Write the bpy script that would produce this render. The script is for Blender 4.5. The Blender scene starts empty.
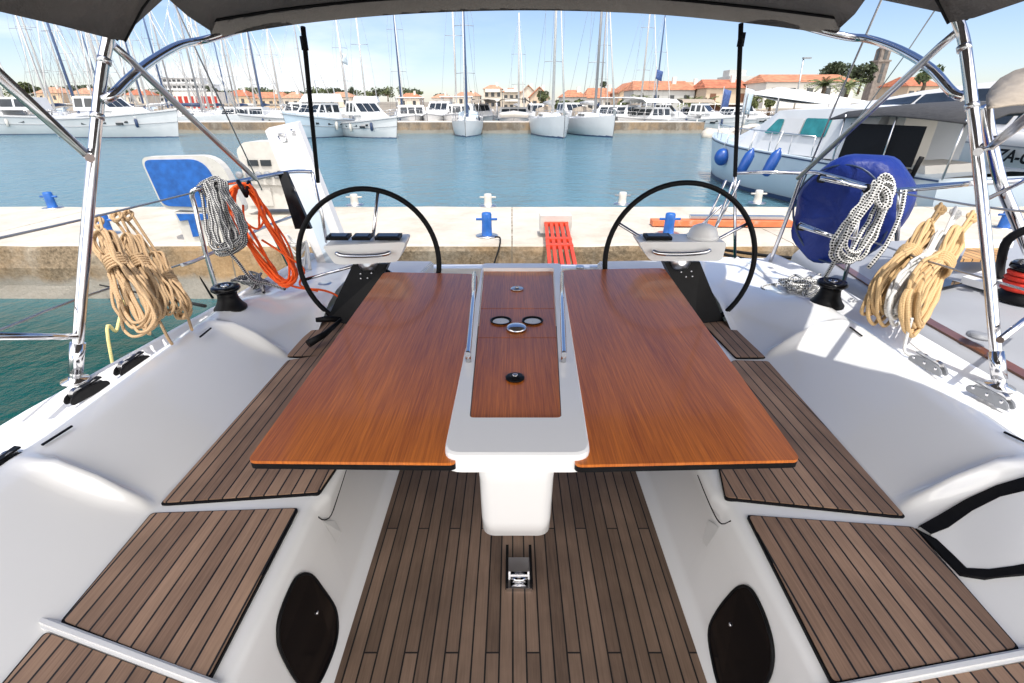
import bpy, bmesh, math, random
from mathutils import Vector, Matrix, Quaternion, noise
random.seed(7)
C = bpy.context.scene.collection
S = bpy.context.scene
# ---------------------------------------------------------------- camera
PITCH = math.radians(25.8); FPX = 489.0; CAM = Vector((0, 0, 1.5))
cd = bpy.data.cameras.new('camera'); cam = bpy.data.objects.new('camera', cd); C.objects.link(cam)
cam.location = CAM; cam.rotation_euler = (math.pi/2 - PITCH, 0, 0)
cd.sensor_width = 36; cd.lens = FPX/1024*36; cd.clip_start = .02; cd.clip_end = 5000
S.camera = cam
# ---------------------------------------------------------------- light
SUN_DIR = Vector((.09, -.36, 1.0)).normalized()
elev = math.asin(SUN_DIR.z); az = math.atan2(SUN_DIR.x, SUN_DIR.y)
W = bpy.data.worlds.new('World'); S.world = W; W.use_nodes = True
wt = W.node_tree; wt.nodes.clear()
wo = wt.nodes.new('ShaderNodeOutputWorld'); bg = wt.nodes.new('ShaderNodeBackground')
sky = wt.nodes.new('ShaderNodeTexSky'); sky.sky_type = 'NISHITA'; sky.sun_disc = False
sky.sun_elevation = elev; sky.sun_rotation = az; sky.air_density = 1.0; sky.dust_density = .35; sky.ozone_density = 2.0
geo = wt.nodes.new('ShaderNodeTexCoord'); mp = wt.nodes.new('ShaderNodeMapping'); mp.inputs['Scale'].default_value = (1.6, 1.6, 6.5)
ns = wt.nodes.new('ShaderNodeTexNoise'); ns.inputs['Scale'].default_value = 1.7; ns.inputs['Detail'].default_value = 7; ns.inputs['Roughness'].default_value = .55
rp = wt.nodes.new('ShaderNodeValToRGB'); rp.color_ramp.elements[0].position = .47; rp.color_ramp.elements[1].position = .70
sx = wt.nodes.new('ShaderNodeSeparateXYZ')
# clouds low on the horizon, thicker to the left
m1 = wt.nodes.new('ShaderNodeMapRange'); m1.inputs['From Min'].default_value = .26; m1.inputs['From Max'].default_value = .06
m2 = wt.nodes.new('ShaderNodeMapRange'); m2.inputs['From Min'].default_value = .10; m2.inputs['From Max'].default_value = -.45; m2.inputs['To Min'].default_value = .02
mu = wt.nodes.new('ShaderNodeMath'); mu.operation = 'MULTIPLY'; mu2 = wt.nodes.new('ShaderNodeMath'); mu2.operation = 'MULTIPLY'
mx = wt.nodes.new('ShaderNodeMixRGB'); mx.inputs['Color2'].default_value = (7.6, 7.9, 8.4, 1)
L = wt.links.new
L(geo.outputs['Generated'], mp.inputs['Vector']); L(mp.outputs['Vector'], ns.inputs['Vector']); L(ns.outputs['Fac'], rp.inputs['Fac'])
L(geo.outputs['Generated'], sx.inputs[0]); L(sx.outputs['Z'], m1.inputs['Value']); L(sx.outputs['X'], m2.inputs['Value'])
L(m1.outputs[0], mu.inputs[0]); L(m2.outputs[0], mu.inputs[1]); L(mu.outputs[0], mu2.inputs[0]); L(rp.outputs['Color'], mu2.inputs[1])
L(mu2.outputs[0], mx.inputs['Fac']); L(sky.outputs['Color'], mx.inputs['Color1']); # deeper blue low in front, unseen bright cloud bank added behind the viewer as fill light
tint = wt.nodes.new('ShaderNodeMixRGB'); tint.blend_type = 'MULTIPLY'; tint.inputs['Fac'].default_value = 1; tint.inputs['Color2'].default_value = (.90, .91, 1.04, 1)
L(sky.outputs['Color'], tint.inputs['Color1']); L(tint.outputs['Color'], mx.inputs['Color1'])
m3 = wt.nodes.new('ShaderNodeMapRange'); m3.interpolation_type = 'SMOOTHSTEP'; m3.inputs['From Min'].default_value = .15; m3.inputs['From Max'].default_value = -.45
L(sx.outputs['Y'], m3.inputs['Value'])
n2 = wt.nodes.new('ShaderNodeTexNoise'); n2.inputs['Scale'].default_value = 2.2; n2.inputs['Detail'].default_value = 6; L(geo.outputs['Generated'], n2.inputs['Vector'])
r2 = wt.nodes.new('ShaderNodeValToRGB'); r2.color_ramp.elements[0].position = .40; r2.color_ramp.elements[1].position = .52; L(n2.outputs['Fac'], r2.inputs['Fac'])
mu3 = wt.nodes.new('ShaderNodeMath'); mu3.operation = 'MULTIPLY'; L(m3.outputs[0], mu3.inputs[0]); L(r2.outputs['Color'], mu3.inputs[1])
mb = wt.nodes.new('ShaderNodeMixRGB'); mb.inputs['Color2'].default_value = (20.5, 19.5, 18.4, 1); L(mu3.outputs[0], mb.inputs['Fac']); L(mx.outputs['Color'], mb.inputs['Color1'])
L(mb.outputs['Color'], bg.inputs['Color']); L(bg.outputs[0], wo.inputs['Surface'])
bg.inputs['Strength'].default_value = .12
sl = bpy.data.lights.new('sun', 'SUN'); sl.energy = 3.2; sl.angle = math.radians(.6); sl.color = (1, .96, .90)
so = bpy.data.objects.new('sun', sl); C.objects.link(so); so.rotation_euler = (-SUN_DIR).to_track_quat('-Z', 'Y').to_euler()
S.view_settings.view_transform = 'Standard'; S.view_settings.look = 'None'; S.view_settings.gamma = 1; S.view_settings.use_curve_mapping = False
S.view_settings.exposure = .46
S.cycles.max_bounces = 8; S.cycles.diffuse_bounces = 4; S.cycles.glossy_bounces = 4

# ---------------------------------------------------------------- pixel rays -> real points
FW = Vector((0, math.cos(PITCH), -math.sin(PITCH))); UP = Vector((0, math.sin(PITCH), math.cos(PITCH)))
def ray(px, py): return FW + Vector((1, 0, 0))*((px-512)/FPX) + UP*((341.5-py)/FPX)
def PZ(px, py, z): r = ray(px, py); return CAM + r*((z-1.5)/r.z)
def PY(px, py, y): r = ray(px, py); return CAM + r*(y/r.y)
def PX(px, py, x): r = ray(px, py); return CAM + r*(x/r.x)
def PD(px, py, d): return CAM + ray(px, py)*d
def V(*a): return Vector(a)
WZ = -.95      # water level

# ---------------------------------------------------------------- materials
def newmat(name):
    m = bpy.data.materials.new(name); m.use_nodes = True; return m, m.node_tree, m.node_tree.nodes['Principled BSDF']
def mat(name, col, rough=.5, metal=0, var=.08, scale=6, bump=0, bscale=60, coat=0, alpha=None, emit=None, detail=4, dist=.002, dirt=None, spec=None):
    m, nt, b = newmat(name); n = nt.nodes.new; l = nt.links.new
    b.inputs['Roughness'].default_value = rough; b.inputs['Metallic'].default_value = metal; b.inputs['Coat Weight'].default_value = coat
    b.inputs['Coat Roughness'].default_value = .06
    if spec is not None: b.inputs['Specular IOR Level'].default_value = spec
    tc = n('ShaderNodeTexCoord'); tn = n('ShaderNodeTexNoise'); tn.inputs['Scale'].default_value = scale; tn.inputs['Detail'].default_value = detail
    l(tc.outputs['Object'], tn.inputs['Vector'])
    mr = n('ShaderNodeMapRange'); mr.inputs['From Min'].default_value = .3; mr.inputs['From Max'].default_value = .7
    mr.inputs['To Min'].default_value = 1-var; mr.inputs['To Max'].default_value = 1+var
    l(tn.outputs['Fac'], mr.inputs['Value'])
    mm = n('ShaderNodeVectorMath'); mm.operation = 'SCALE'; mm.inputs[0].default_value = col[:3]; l(mr.outputs[0], mm.inputs['Scale'])
    out = mm.outputs[0]
    if dirt:
        t2 = n('ShaderNodeTexNoise'); t2.inputs['Scale'].default_value = dirt[1]; t2.inputs['Detail'].default_value = 8; t2.inputs['Roughness'].default_value = .7
        l(tc.outputs['Object'], t2.inputs['Vector'])
        r2 = n('ShaderNodeValToRGB'); r2.color_ramp.elements[0].position = dirt[2]; r2.color_ramp.elements[1].position = dirt[2]+.2; l(t2.outputs['Fac'], r2.inputs['Fac'])
        mx = n('ShaderNodeMixRGB'); l(r2.outputs['Color'], mx.inputs['Fac']); l(out, mx.inputs['Color1']); mx.inputs['Color2'].default_value = (*dirt[0], 1); out = mx.outputs[0]
    l(out, b.inputs['Base Color'])
    if bump:
        t3 = n('ShaderNodeTexNoise'); t3.inputs['Scale'].default_value = bscale; t3.inputs['Detail'].default_value = 5; l(tc.outputs['Object'], t3.inputs['Vector'])
        bp = n('ShaderNodeBump'); bp.inputs['Strength'].default_value = bump; bp.inputs['Distance'].default_value = dist; l(t3.outputs['Fac'], bp.inputs['Height']); l(bp.outputs[0], b.inputs['Normal'])
    if emit: b.inputs['Emission Color'].default_value = (*emit[0], 1); b.inputs['Emission Strength'].default_value = emit[1]
    return m
M = {}
M['gel'] = mat('white_gelcoat', (.84, .84, .835), .16, var=.012, scale=2.5, bump=.05, bscale=9, coat=.5)
M['gelbright'] = mat('table_gelcoat', (.94, .94, .94), .25, var=.01, scale=3, coat=.3)
M['gel2'] = mat('helm_gelcoat', (.78, .78, .77), .3, var=.02)
M['nonskid'] = mat('nonskid_deck', (.66, .67, .68), .6, var=.03, bump=.4, bscale=420, dist=.001)
M['chrome'] = mat('polished_steel', (.62, .62, .64), .09, 1, var=.03, scale=20)
M['steel'] = mat('brushed_steel', (.62, .62, .63), .28, 1, var=.05, scale=20)
M['black'] = mat('black_plastic', (.006, .006, .007), .42, var=.2, scale=30, spec=.15)
M['gloss_black'] = mat('glossy_black', (.004, .004, .005), .16, var=.1, spec=.25)
M['rubber'] = mat('black_rubber', (.006, .006, .007), .55, var=.2, scale=40, bump=.2, bscale=200, spec=.15)
M['canvas'] = mat('grey_canvas', (.21, .20, .193), .92, var=.10, scale=5, bump=.9, bscale=5, dist=.09, spec=.2)
_nt = M['canvas'].node_tree; _b = _nt.nodes['Principled BSDF']; _t = _nt.nodes.new('ShaderNodeBsdfTranslucent'); _t.inputs['Color'].default_value = (.23, .215, .20, 1); _m = _nt.nodes.new('ShaderNodeMixShader'); _m.inputs[0].default_value = .5
_nt.links.new(_b.outputs[0], _m.inputs[1]); _nt.links.new(_t.outputs[0], _m.inputs[2]); _nt.links.new(_m.outputs[0], _nt.nodes['Material Output'].inputs['Surface'])
M['canvas2'] = mat('beige_canvas', (.30, .26, .215), .9, var=.10, scale=5, bump=.5, bscale=9, dist=.04, spec=.2)
M['darkcanvas'] = mat('charcoal_canvas', (.035, .036, .040), .9, var=.15, scale=5, bump=.6, bscale=7, dist=.05)
M['bluecover'] = mat('blue_vinyl', (.008, .026, .19), .48, var=.14, scale=4, bump=.8, bscale=6, dist=.04, spec=.3)
M['bluepaint'] = mat('blue_paint', (.010, .095, .36), .45, var=.25, scale=12, bump=.2, bscale=60, dirt=((.5, .45, .38), 14, .66))
M['bluefender'] = mat('blue_fender', (.010, .065, .28), .35, var=.12, scale=8, dirt=((.05, .07, .10), 12, .66))
M['whitepaint'] = mat('weathered_white_paint', (.50, .485, .45), .5, var=.08, scale=8, dirt=((.30, .26, .20), 7, .60), bump=.2)
M['white'] = mat('boat_white', (.60, .61, .62), .35, var=.04, scale=1.2, coat=.1)
M['white2'] = mat('boat_cream', (.56, .54, .50), .4, var=.05, scale=1.2)
M['bluehull'] = mat('boat_pale_blue', (.42, .50, .57), .35, var=.04, scale=1.2)
M['deckgrey'] = mat('grey_deck_paint', (.30, .31, .33), .45, var=.05, scale=3, bump=.2, bscale=300, dist=.001)
M['greyhull'] = mat('boat_grey', (.56, .56, .56), .38, var=.04, scale=.8)
M['navy'] = mat('navy_paint', (.02, .04, .10), .4)
M['glass'] = mat('dark_glass', (.02, .026, .032), .05, var=.3, scale=2)
M['tealglass'] = mat('teal_glass', (.03, .20, .21), .06, var=.25, scale=4)
M['orangeplastic'] = mat('red_orange_plastic', (.62, .050, .018), .5, var=.12, scale=9, dirt=((.55, .30, .22), 9, .66))
M['orangebar'] = mat('faded_orange_wood', (.62, .16, .06), .6, var=.15, scale=9, dirt=((.45, .36, .30), 6, .56))
M['varnish_strip'] = mat('brown_varnish', (.13, .045, .016), .3, var=.25, scale=9, coat=.4)
M['redrope'] = mat('red_rope', (.60, .03, .012), .75, var=.15, scale=60)
M['alu'] = mat('mast_aluminium', (.30, .30, .31), .4, .3, var=.05)
M['mastwhite'] = mat('mast_white', (.50, .50, .49), .4, var=.05)
M['mastblue'] = mat('mast_blue_cover', (.06, .10, .20), .7, var=.1)
M['wire'] = mat('steel_wire', (.35, .35, .36), .35, .8)
M['bark'] = mat('bark', (.12, .08, .05), .9, var=.3, scale=4)
M['stucco'] = [mat('stucco', c, .85, var=.07, scale=.5, bump=.2, bscale=3, dist=.02) for c in ((.58, .52, .44), (.62, .60, .56), (.60, .46, .32), (.44, .45, .44), (.50, .40, .30))]
M['shutter'] = mat('brown_shutter', (.14, .06, .03), .7)
M['window'] = mat('house_window_glass', (.04, .045, .05), .15, var=.4, scale=3)
M['awning'] = mat('white_awning', (.78, .78, .76), .8, var=.04)
M['rock'] = mat('pale_rock', (.50, .46, .40), .9, var=.25, scale=1.5, bump=.5, bscale=4, dist=.05)
M['land'] = mat('shore_ground', (.24, .21, .17), .95, var=.2, scale=.2)
M['flag'] = mat('flag_blue', (.04, .08, .22), .8, var=.3, scale=5)
M['sock'] = mat('socket_grey', (.22, .23, .25), .5)
M['screen'] = mat('dark_display', (.015, .018, .022), .08)
M['red'] = mat('red_fabric', (.35, .03, .02), .8, var=.15)
M['interior'] = mat('cabin_wood', (.22, .12, .06), .6, var=.2, scale=4)
def leafmat(name, c, v=.5):
    m, nt, b = newmat(name); n = nt.nodes.new; l = nt.links.new
    oi = n('ShaderNodeNewGeometry'); mr = n('ShaderNodeMapRange'); mr.inputs['To Min'].default_value = 1-v; mr.inputs['To Max'].default_value = 1+v
    l(oi.outputs['Random Per Island'], mr.inputs['Value']); mm = n('ShaderNodeVectorMath'); mm.operation = 'SCALE'; mm.inputs[0].default_value = c
    l(mr.outputs[0], mm.inputs['Scale']); l(mm.outputs[0], b.inputs['Base Color']); b.inputs['Roughness'].default_value = .7; return m
M['leaf'] = leafmat('foliage', (.075, .095, .035)); M['leaf2'] = leafmat('pine_foliage', (.045, .062, .03)); M['palm'] = leafmat('palm_foliage', (.11, .13, .045))

def teak(name, c1, c2, period, joints, gap=.125, rough=.62):
    m, nt, b = newmat(name); n = nt.nodes.new; l = nt.links.new
    tc = n('ShaderNodeTexCoord'); sp = n('ShaderNodeSeparateXYZ'); l(tc.outputs['Object'], sp.inputs[0])
    def mth(op, a, bb=None, cc=None):
        k = n('ShaderNodeMath'); k.operation = op
        for i, x in enumerate((a, bb, cc)):
            if x is None: continue
            if isinstance(x, (int, float)): k.inputs[i].default_value = x
            else: l(x, k.inputs[i])
        return k.outputs[0]
    u = mth('DIVIDE', sp.outputs['X'], period); u = mth('ADD', u, 500.0)
    fl = mth('FLOOR', u); fr = mth('FRACT', u)
    caulk = mth('LESS_THAN', fr, gap)
    seg = 0.0
    if joints:
        cls = mth('MODULO', fl, 3.0)
        yy = mth('ADD', mth('DIVIDE', mth('SUBTRACT', sp.outputs['Y'], 1.18-1.455*4), 1.455), mth('MULTIPLY', cls, .3333))
        seg = mth('FLOOR', yy); jf = mth('LESS_THAN', mth('FRACT', yy), .0035)
        caulk = mth('MAXIMUM', caulk, jf)
    cb = n('ShaderNodeCombineXYZ'); l(fl, cb.inputs[0])
    if joints: l(seg, cb.inputs[1])
    wn = n('ShaderNodeTexWhiteNoise'); wn.noise_dimensions = '3D'; l(cb.outputs[0], wn.inputs['Vector'])
    mp = n('ShaderNodeMapping'); mp.inputs['Scale'].default_value = (160, 6, 20); l(tc.outputs['Object'], mp.inputs['Vector'])
    add = n('ShaderNodeVectorMath'); add.operation = 'ADD'; l(mp.outputs[0], add.inputs[0]); 
    sc = n('ShaderNodeVectorMath'); sc.operation = 'SCALE'; sc.inputs['Scale'].default_value = 37; l(wn.outputs['Color'], sc.inputs[0]); l(sc.outputs[0], add.inputs[1])
    g = n('ShaderNodeTexNoise'); g.inputs['Scale'].default_value = 1.3; g.inputs['Detail'].default_value = 6; g.inputs['Roughness'].default_value = .6; l(add.outputs[0], g.inputs['Vector'])
    bl = n('ShaderNodeTexNoise'); bl.inputs['Scale'].default_value = 5; bl.inputs['Detail'].default_value = 5; l(tc.outputs['Object'], bl.inputs['Vector'])
    f = mth('ADD', mth('MULTIPLY', wn.outputs['Value'], .46), mth('MULTIPLY', g.outputs['Fac'], .74))
    mx = n('ShaderNodeMixRGB'); l(mth('MULTIPLY', f, 1.0), mx.inputs['Fac']); mx.inputs['Color1'].default_value = (*c1, 1); mx.inputs['Color2'].default_value = (*c2, 1)
    br = n('ShaderNodeMapRange'); br.inputs['From Min'].default_value = .35; br.inputs['From Max'].default_value = .68; br.inputs['To Min'].default_value = .82; br.inputs['To Max'].default_value = 1.15; l(bl.outputs['Fac'], br.inputs['Value'])
    v = n('ShaderNodeVectorMath'); v.operation = 'SCALE'; l(mx.outputs[0], v.inputs[0]); l(br.outputs[0], v.inputs['Scale'])
    m3 = n('ShaderNodeMixRGB'); l(caulk, m3.inputs['Fac']); l(v.outputs[0], m3.inputs['Color1']); m3.inputs['Color2'].default_value = (.006, .006, .007, 1)
    l(m3.outputs[0], b.inputs['Base Color']); b.inputs['Roughness'].default_value = rough
    bp = n('ShaderNodeBump'); bp.inputs['Distance'].default_value = .002; bp.inputs['Strength'].default_value = .5
    l(mth('SUBTRACT', mth('MULTIPLY', g.outputs['Fac'], .5), caulk), bp.inputs['Height']); l(bp.outputs[0], b.inputs['Normal'])
    return m
M['sole'] = teak('weathered_teak_sole', (.056, .034, .023), (.30, .20, .14), .0412, True)
M['seat'] = teak('teak_seat', (.100, .050, .030), (.43, .275, .18), .0400, False)
M['goldteak'] = teak('golden_teak', (.30, .15, .05), (.55, .32, .13), .055, False)
def wood(name, c1, c2, rough=.28):
    m, nt, b = newmat(name); n = nt.nodes.new; l = nt.links.new
    tc = n('ShaderNodeTexCoord')
    def nz(sx, sy, s, d):
        mp = n('ShaderNodeMapping'); mp.inputs['Scale'].default_value = (sx, sy, 4); l(tc.outputs['Object'], mp.inputs['Vector'])
        t = n('ShaderNodeTexNoise'); t.inputs['Scale'].default_value = s; t.inputs['Detail'].default_value = d; t.inputs['Roughness'].default_value = .6; l(mp.outputs[0], t.inputs['Vector']); return t.outputs['Fac']
    a = nz(230, 5, 1.2, 7); c = nz(26, 1.4, 1, 5); e = nz(3.6, .5, 1, 3)
    def mth(op, x, y):
        k = n('ShaderNodeMath'); k.operation = op
        for i, q in enumerate((x, y)):
            if isinstance(q, (int, float)): k.inputs[i].default_value = q
            else: l(q, k.inputs[i])
        return k.outputs[0]
    f = mth('ADD', mth('MULTIPLY', a, .60), mth('ADD', mth('MULTIPLY', c, .26), mth('MULTIPLY', e, .42)))
    r = n('ShaderNodeValToRGB'); r.color_ramp.elements[0].position = .42; r.color_ramp.elements[1].position = .82
    r.color_ramp.elements[0].color = (*c1, 1); r.color_ramp.elements[1].color = (*c2, 1); l(f, r.inputs['Fac'])
    l(r.outputs[0], b.inputs['Base Color']); b.inputs['Roughness'].default_value = .38; b.inputs['Coat Weight'].default_value = .35; b.inputs['Coat Roughness'].default_value = .10
    bp = n('ShaderNodeBump'); bp.inputs['Distance'].default_value = .0006; bp.inputs['Strength'].default_value = .5; l(a, bp.inputs['Height']); l(bp.outputs[0], b.inputs['Normal'])
    return m
M['table'] = wood('varnished_teak', (.25, .042, .006), (.78, .225, .026))

def rope(name, c1, c2, fleck=False, rough=.85, pitch=.02, thr=.5):
    m, nt, b = newmat(name); n = nt.nodes.new; l = nt.links.new
    uv = n('ShaderNodeUVMap'); uv.uv_map = 'UVMap'; sp = n('ShaderNodeSeparateXYZ'); l(uv.outputs[0], sp.inputs[0])
    def mth(op, a, bb=0.0):
        k = n('ShaderNodeMath'); k.operation = op
        for i, x in enumerate((a, bb)):
            if isinstance(x, (int, float)): k.inputs[i].default_value = x
            else: l(x, k.inputs[i])
        return k.outputs[0]
    p = mth('DIVIDE', sp.outputs['X'], pitch)
    s1 = mth('SINE', mth('MULTIPLY', mth('ADD', p, mth('MULTIPLY', sp.outputs['Y'], 2.0)), 6.2832))
    s2 = mth('SINE', mth('MULTIPLY', mth('SUBTRACT', p, mth('MULTIPLY', sp.outputs['Y'], 2.0)), 6.2832))
    h = mth('MULTIPLY', s1, s2)
    if fleck: fac = mth('GREATER_THAN', h, thr)
    else: fac = mth('ADD', mth('MULTIPLY', h, .25), .5)
    mx = n('ShaderNodeMixRGB'); l(fac, mx.inputs['Fac']); mx.inputs['Color1'].default_value = (*c1, 1); mx.inputs['Color2'].default_value = (*c2, 1)
    l(mx.outputs[0], b.inputs['Base Color']); b.inputs['Roughness'].default_value = rough; b.inputs['Specular IOR Level'].default_value = .2
    bp = n('ShaderNodeBump'); bp.inputs['Distance'].default_value = .001; bp.inputs['Strength'].default_value = .6; l(h, bp.inputs['Height']); l(bp.outputs[0], b.inputs['Normal'])
    return m
M['tan'] = rope('tan_rope', (.36, .235, .13), (.56, .395, .24)); M['gold'] = rope('golden_rope', (.42, .27, .125), (.62, .44, .24))
M['wrope'] = rope('white_rope', (.55, .55, .54), (.72, .72, .70)); M['orope'] = rope('orange_rope', (.85, .085, .010), (.95, .15, .03), rough=.55)
M['bw'] = rope('black_flecked_rope', (.70, .70, .68), (.02, .02, .022), True, pitch=.026, thr=.12)
M['gw'] = rope('grey_flecked_rope', (.48, .48, .47), (.02, .02, .03), True, pitch=.020, thr=-.05)
M['mooring'] = rope('black_mooring_rope', (.010, .010, .011), (.02, .02, .02)); M['yrope'] = rope('yellow_rope', (.65, .55, .20), (.75, .68, .35))

def watermat():
    m, nt, b = newmat('harbour_water'); n = nt.nodes.new; l = nt.links.new
    tc = n('ShaderNodeTexCoord'); 
    def nz(s, d, sc=(1, 1, 1)):
        mp = n('ShaderNodeMapping'); mp.inputs['Scale'].default_value = sc; l(tc.outputs['Object'], mp.inputs['Vector'])
        t = n('ShaderNodeTexNoise'); t.inputs['Scale'].default_value = s; t.inputs['Detail'].default_value = d; t.inputs['Roughness'].default_value = .6; l(mp.outputs[0], t.inputs['Vector']); return t.outputs['Fac']
    a = nz(2.1, 7, (1, .9, 1)); c = nz(.30, 4, (1, 1.2, 1))
    k = n('ShaderNodeMath'); k.operation = 'MULTIPLY_ADD'; l(c, k.inputs[0]); k.inputs[1].default_value = 1.6; l(a, k.inputs[2])
    bp = n('ShaderNodeBump'); bp.inputs['Distance'].default_value = .15; bp.inputs['Strength'].default_value = .9; l(k.outputs[0], bp.inputs['Height']); l(bp.outputs[0], b.inputs['Normal'])
    mx = n('ShaderNodeMixRGB'); l(nz(.10, 3), mx.inputs['Fac']); mx.inputs['Color1'].default_value = (.060, .150, .200, 1); mx.inputs['Color2'].default_value = (.105, .215, .265, 1)
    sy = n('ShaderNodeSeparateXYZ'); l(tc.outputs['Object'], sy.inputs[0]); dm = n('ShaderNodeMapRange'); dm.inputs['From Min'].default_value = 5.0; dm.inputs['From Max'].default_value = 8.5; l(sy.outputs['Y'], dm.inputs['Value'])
    m5 = n('ShaderNodeMixRGB'); l(dm.outputs[0], m5.inputs['Fac']); m5.inputs['Color1'].default_value = (.001, .050, .042, 1); l(mx.outputs[0], m5.inputs['Color2']); mx = m5  # darker green near the quay: shade of quay and boat painted into the water
    l(mx.outputs[0], b.inputs['Base Color']); b.inputs['Roughness'].default_value = .06; b.inputs['IOR'].default_value = 1.33
    return m
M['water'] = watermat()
def concretemat(name, top, side, stain, blend=.5):
    # pale cement top, rough brown stained vertical face; a pale rendered band below
    m, nt, b = newmat(name); n = nt.nodes.new; l = nt.links.new
    tc = n('ShaderNodeTexCoord'); g = n('ShaderNodeNewGeometry'); sp = n('ShaderNodeSeparateXYZ'); l(g.outputs['Normal'], sp.inputs[0])
    gt = n('ShaderNodeMath'); gt.operation = 'GREATER_THAN'; gt.inputs[1].default_value = .6; l(sp.outputs['Z'], gt.inputs[0])
    def nz(s, d, r=.6, sc=(1, 1, 1)):
        mp = n('ShaderNodeMapping'); mp.inputs['Scale'].default_value = sc; l(tc.outputs['Object'], mp.inputs['Vector'])
        t = n('ShaderNodeTexNoise'); t.inputs['Scale'].default_value = s; t.inputs['Detail'].default_value = d; t.inputs['Roughness'].default_value = r; l(mp.outputs[0], t.inputs['Vector']); return t.outputs['Fac']
    def ramp(fac, p0, p1, c0, c1):
        r = n('ShaderNodeValToRGB'); r.color_ramp.elements[0].position = p0; r.color_ramp.elements[1].position = p1; r.color_ramp.elements[0].color = (*c0, 1); r.color_ramp.elements[1].color = (*c1, 1); l(fac, r.inputs['Fac']); return r.outputs[0]
    topc = ramp(nz(2.2, 8, .7), .35, .6, tuple(x*.86 for x in top), top)
    s1 = ramp(nz(26, 10, .75), .36, .62, tuple(x*.34 for x in side), side)
    patch = ramp(nz(1.5, 6, .7, (1, 1, .5)), .47, .66, (0, 0, 0), (1, 1, 1))
    mx = n('ShaderNodeMixRGB'); l(patch, mx.inputs['Fac']); l(s1, mx.inputs['Color1']); mx.inputs['Color2'].default_value = (*stain, 1)
    s3 = n('ShaderNodeMixRGB'); s3.blend_type = 'MULTIPLY'; s3.inputs['Fac'].default_value = .55; l(mx.outputs[0], s3.inputs['Color1']); l(ramp(nz(9, 10, .8, (1, 1, 2)), .38, .58, (.42, .38, .34), (1, 1, 1)), s3.inputs['Color2'])
    so_ = n('ShaderNodeSeparateXYZ'); l(tc.outputs['Object'], so_.inputs[0])
    zz = n('ShaderNodeMath'); zz.operation = 'MULTIPLY_ADD'; l(nz(1.1, 6, .65, (1, 1, .3)), zz.inputs[0]); zz.inputs[1].default_value = .5; l(so_.outputs['Z'], zz.inputs[2])
    gold = n('ShaderNodeMixRGB'); l(ramp(nz(.5, 5, .6, (1, 1, 1)), .45, .6, (0, 0, 0), (.65, .65, .65)), gold.inputs['Fac']); l(s3.outputs[0], gold.inputs['Color1']); gold.inputs['Color2'].default_value = (side[0]*1.35, side[1]*1.1, side[2]*.8, 1)
    band = n('ShaderNodeMixRGB'); l(ramp(zz.outputs[0], -.42, -.32, (1, 1, 1), (0, 0, 0)) if False else ramp(so_.outputs['Z'], 0, 1, (0, 0, 0), (0, 0, 0)), band.inputs['Fac'])
    mr_z = n('ShaderNodeMapRange'); mr_z.inputs['From Min'].default_value = -.36; mr_z.inputs['From Max'].default_value = -.46; l(zz.outputs[0], mr_z.inputs['Value']); l(mr_z.outputs[0], band.inputs['Fac'])
    l(gold.outputs[0], band.inputs['Color1']); band.inputs['Color2'].default_value = (.33, .305, .265, 1); s3 = n('ShaderNodeMixRGB'); s3.blend_type = 'MULTIPLY'; s3.inputs['Fac'].default_value = .35; l(band.outputs[0], s3.inputs['Color1']); l(ramp(nz(30, 6, .8), .35, .6, (.5, .47, .43), (1, 1, 1)), s3.inputs['Color2'])
    fin = n('ShaderNodeMixRGB'); l(gt.outputs[0], fin.inputs['Fac']); l(s3.outputs[0], fin.inputs['Color1']); l(topc, fin.inputs['Color2'])
    l(fin.outputs[0], b.inputs['Base Color']); b.inputs['Roughness'].default_value = .9; b.inputs['Specular IOR Level'].default_value = .2
    jm = n('ShaderNodeMath'); jm.operation = 'PINGPONG'; l(so_.outputs['X'], jm.inputs[0]); jm.inputs[1].default_value = 1.9
    jn = n('ShaderNodeMath'); jn.operation = 'MULTIPLY_ADD'; l(nz(5, 5), jn.inputs[0]); jn.inputs[1].default_value = .05; l(jm.outputs[0], jn.inputs[2])
    jl = n('ShaderNodeMath'); jl.operation = 'LESS_THAN'; l(jn.outputs[0], jl.inputs[0]); jl.inputs[1].default_value = .034
    crk = ramp(nz(1.3, 3, .5), .497, .503, (1, 1, 1), (1, 1, 1))
    jx = n('ShaderNodeMixRGB'); l(jl.outputs[0], jx.inputs['Fac']); l(fin.outputs[0], jx.inputs['Color1']); jx.inputs['Color2'].default_value = (.20, .17, .13, 1)
    st = n('ShaderNodeMixRGB'); st.blend_type = 'MULTIPLY'; st.inputs['Fac'].default_value = .6; l(jx.outputs[0], st.inputs['Color1']); l(ramp(nz(.9, 9, .72), .30, .50, (.62, .57, .50), (1, 1, 1)), st.inputs['Color2']); l(st.outputs[0], b.inputs['Base Color'])
    bp = n('ShaderNodeBump'); bp.inputs['Distance'].default_value = .03; bp.inputs['Strength'].default_value = .6; l(nz(16, 9, .75), bp.inputs['Height']); l(bp.outputs[0], b.inputs['Normal'])
    return m
M['quay'] = concretemat('quay_concrete', (.53, .49, .425), (.36, .28, .19), (.40, .35, .28))
M['pier'] = concretemat('pier_concrete', (.55, .51, .46), (.30, .25, .20), (.36, .32, .27))
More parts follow.
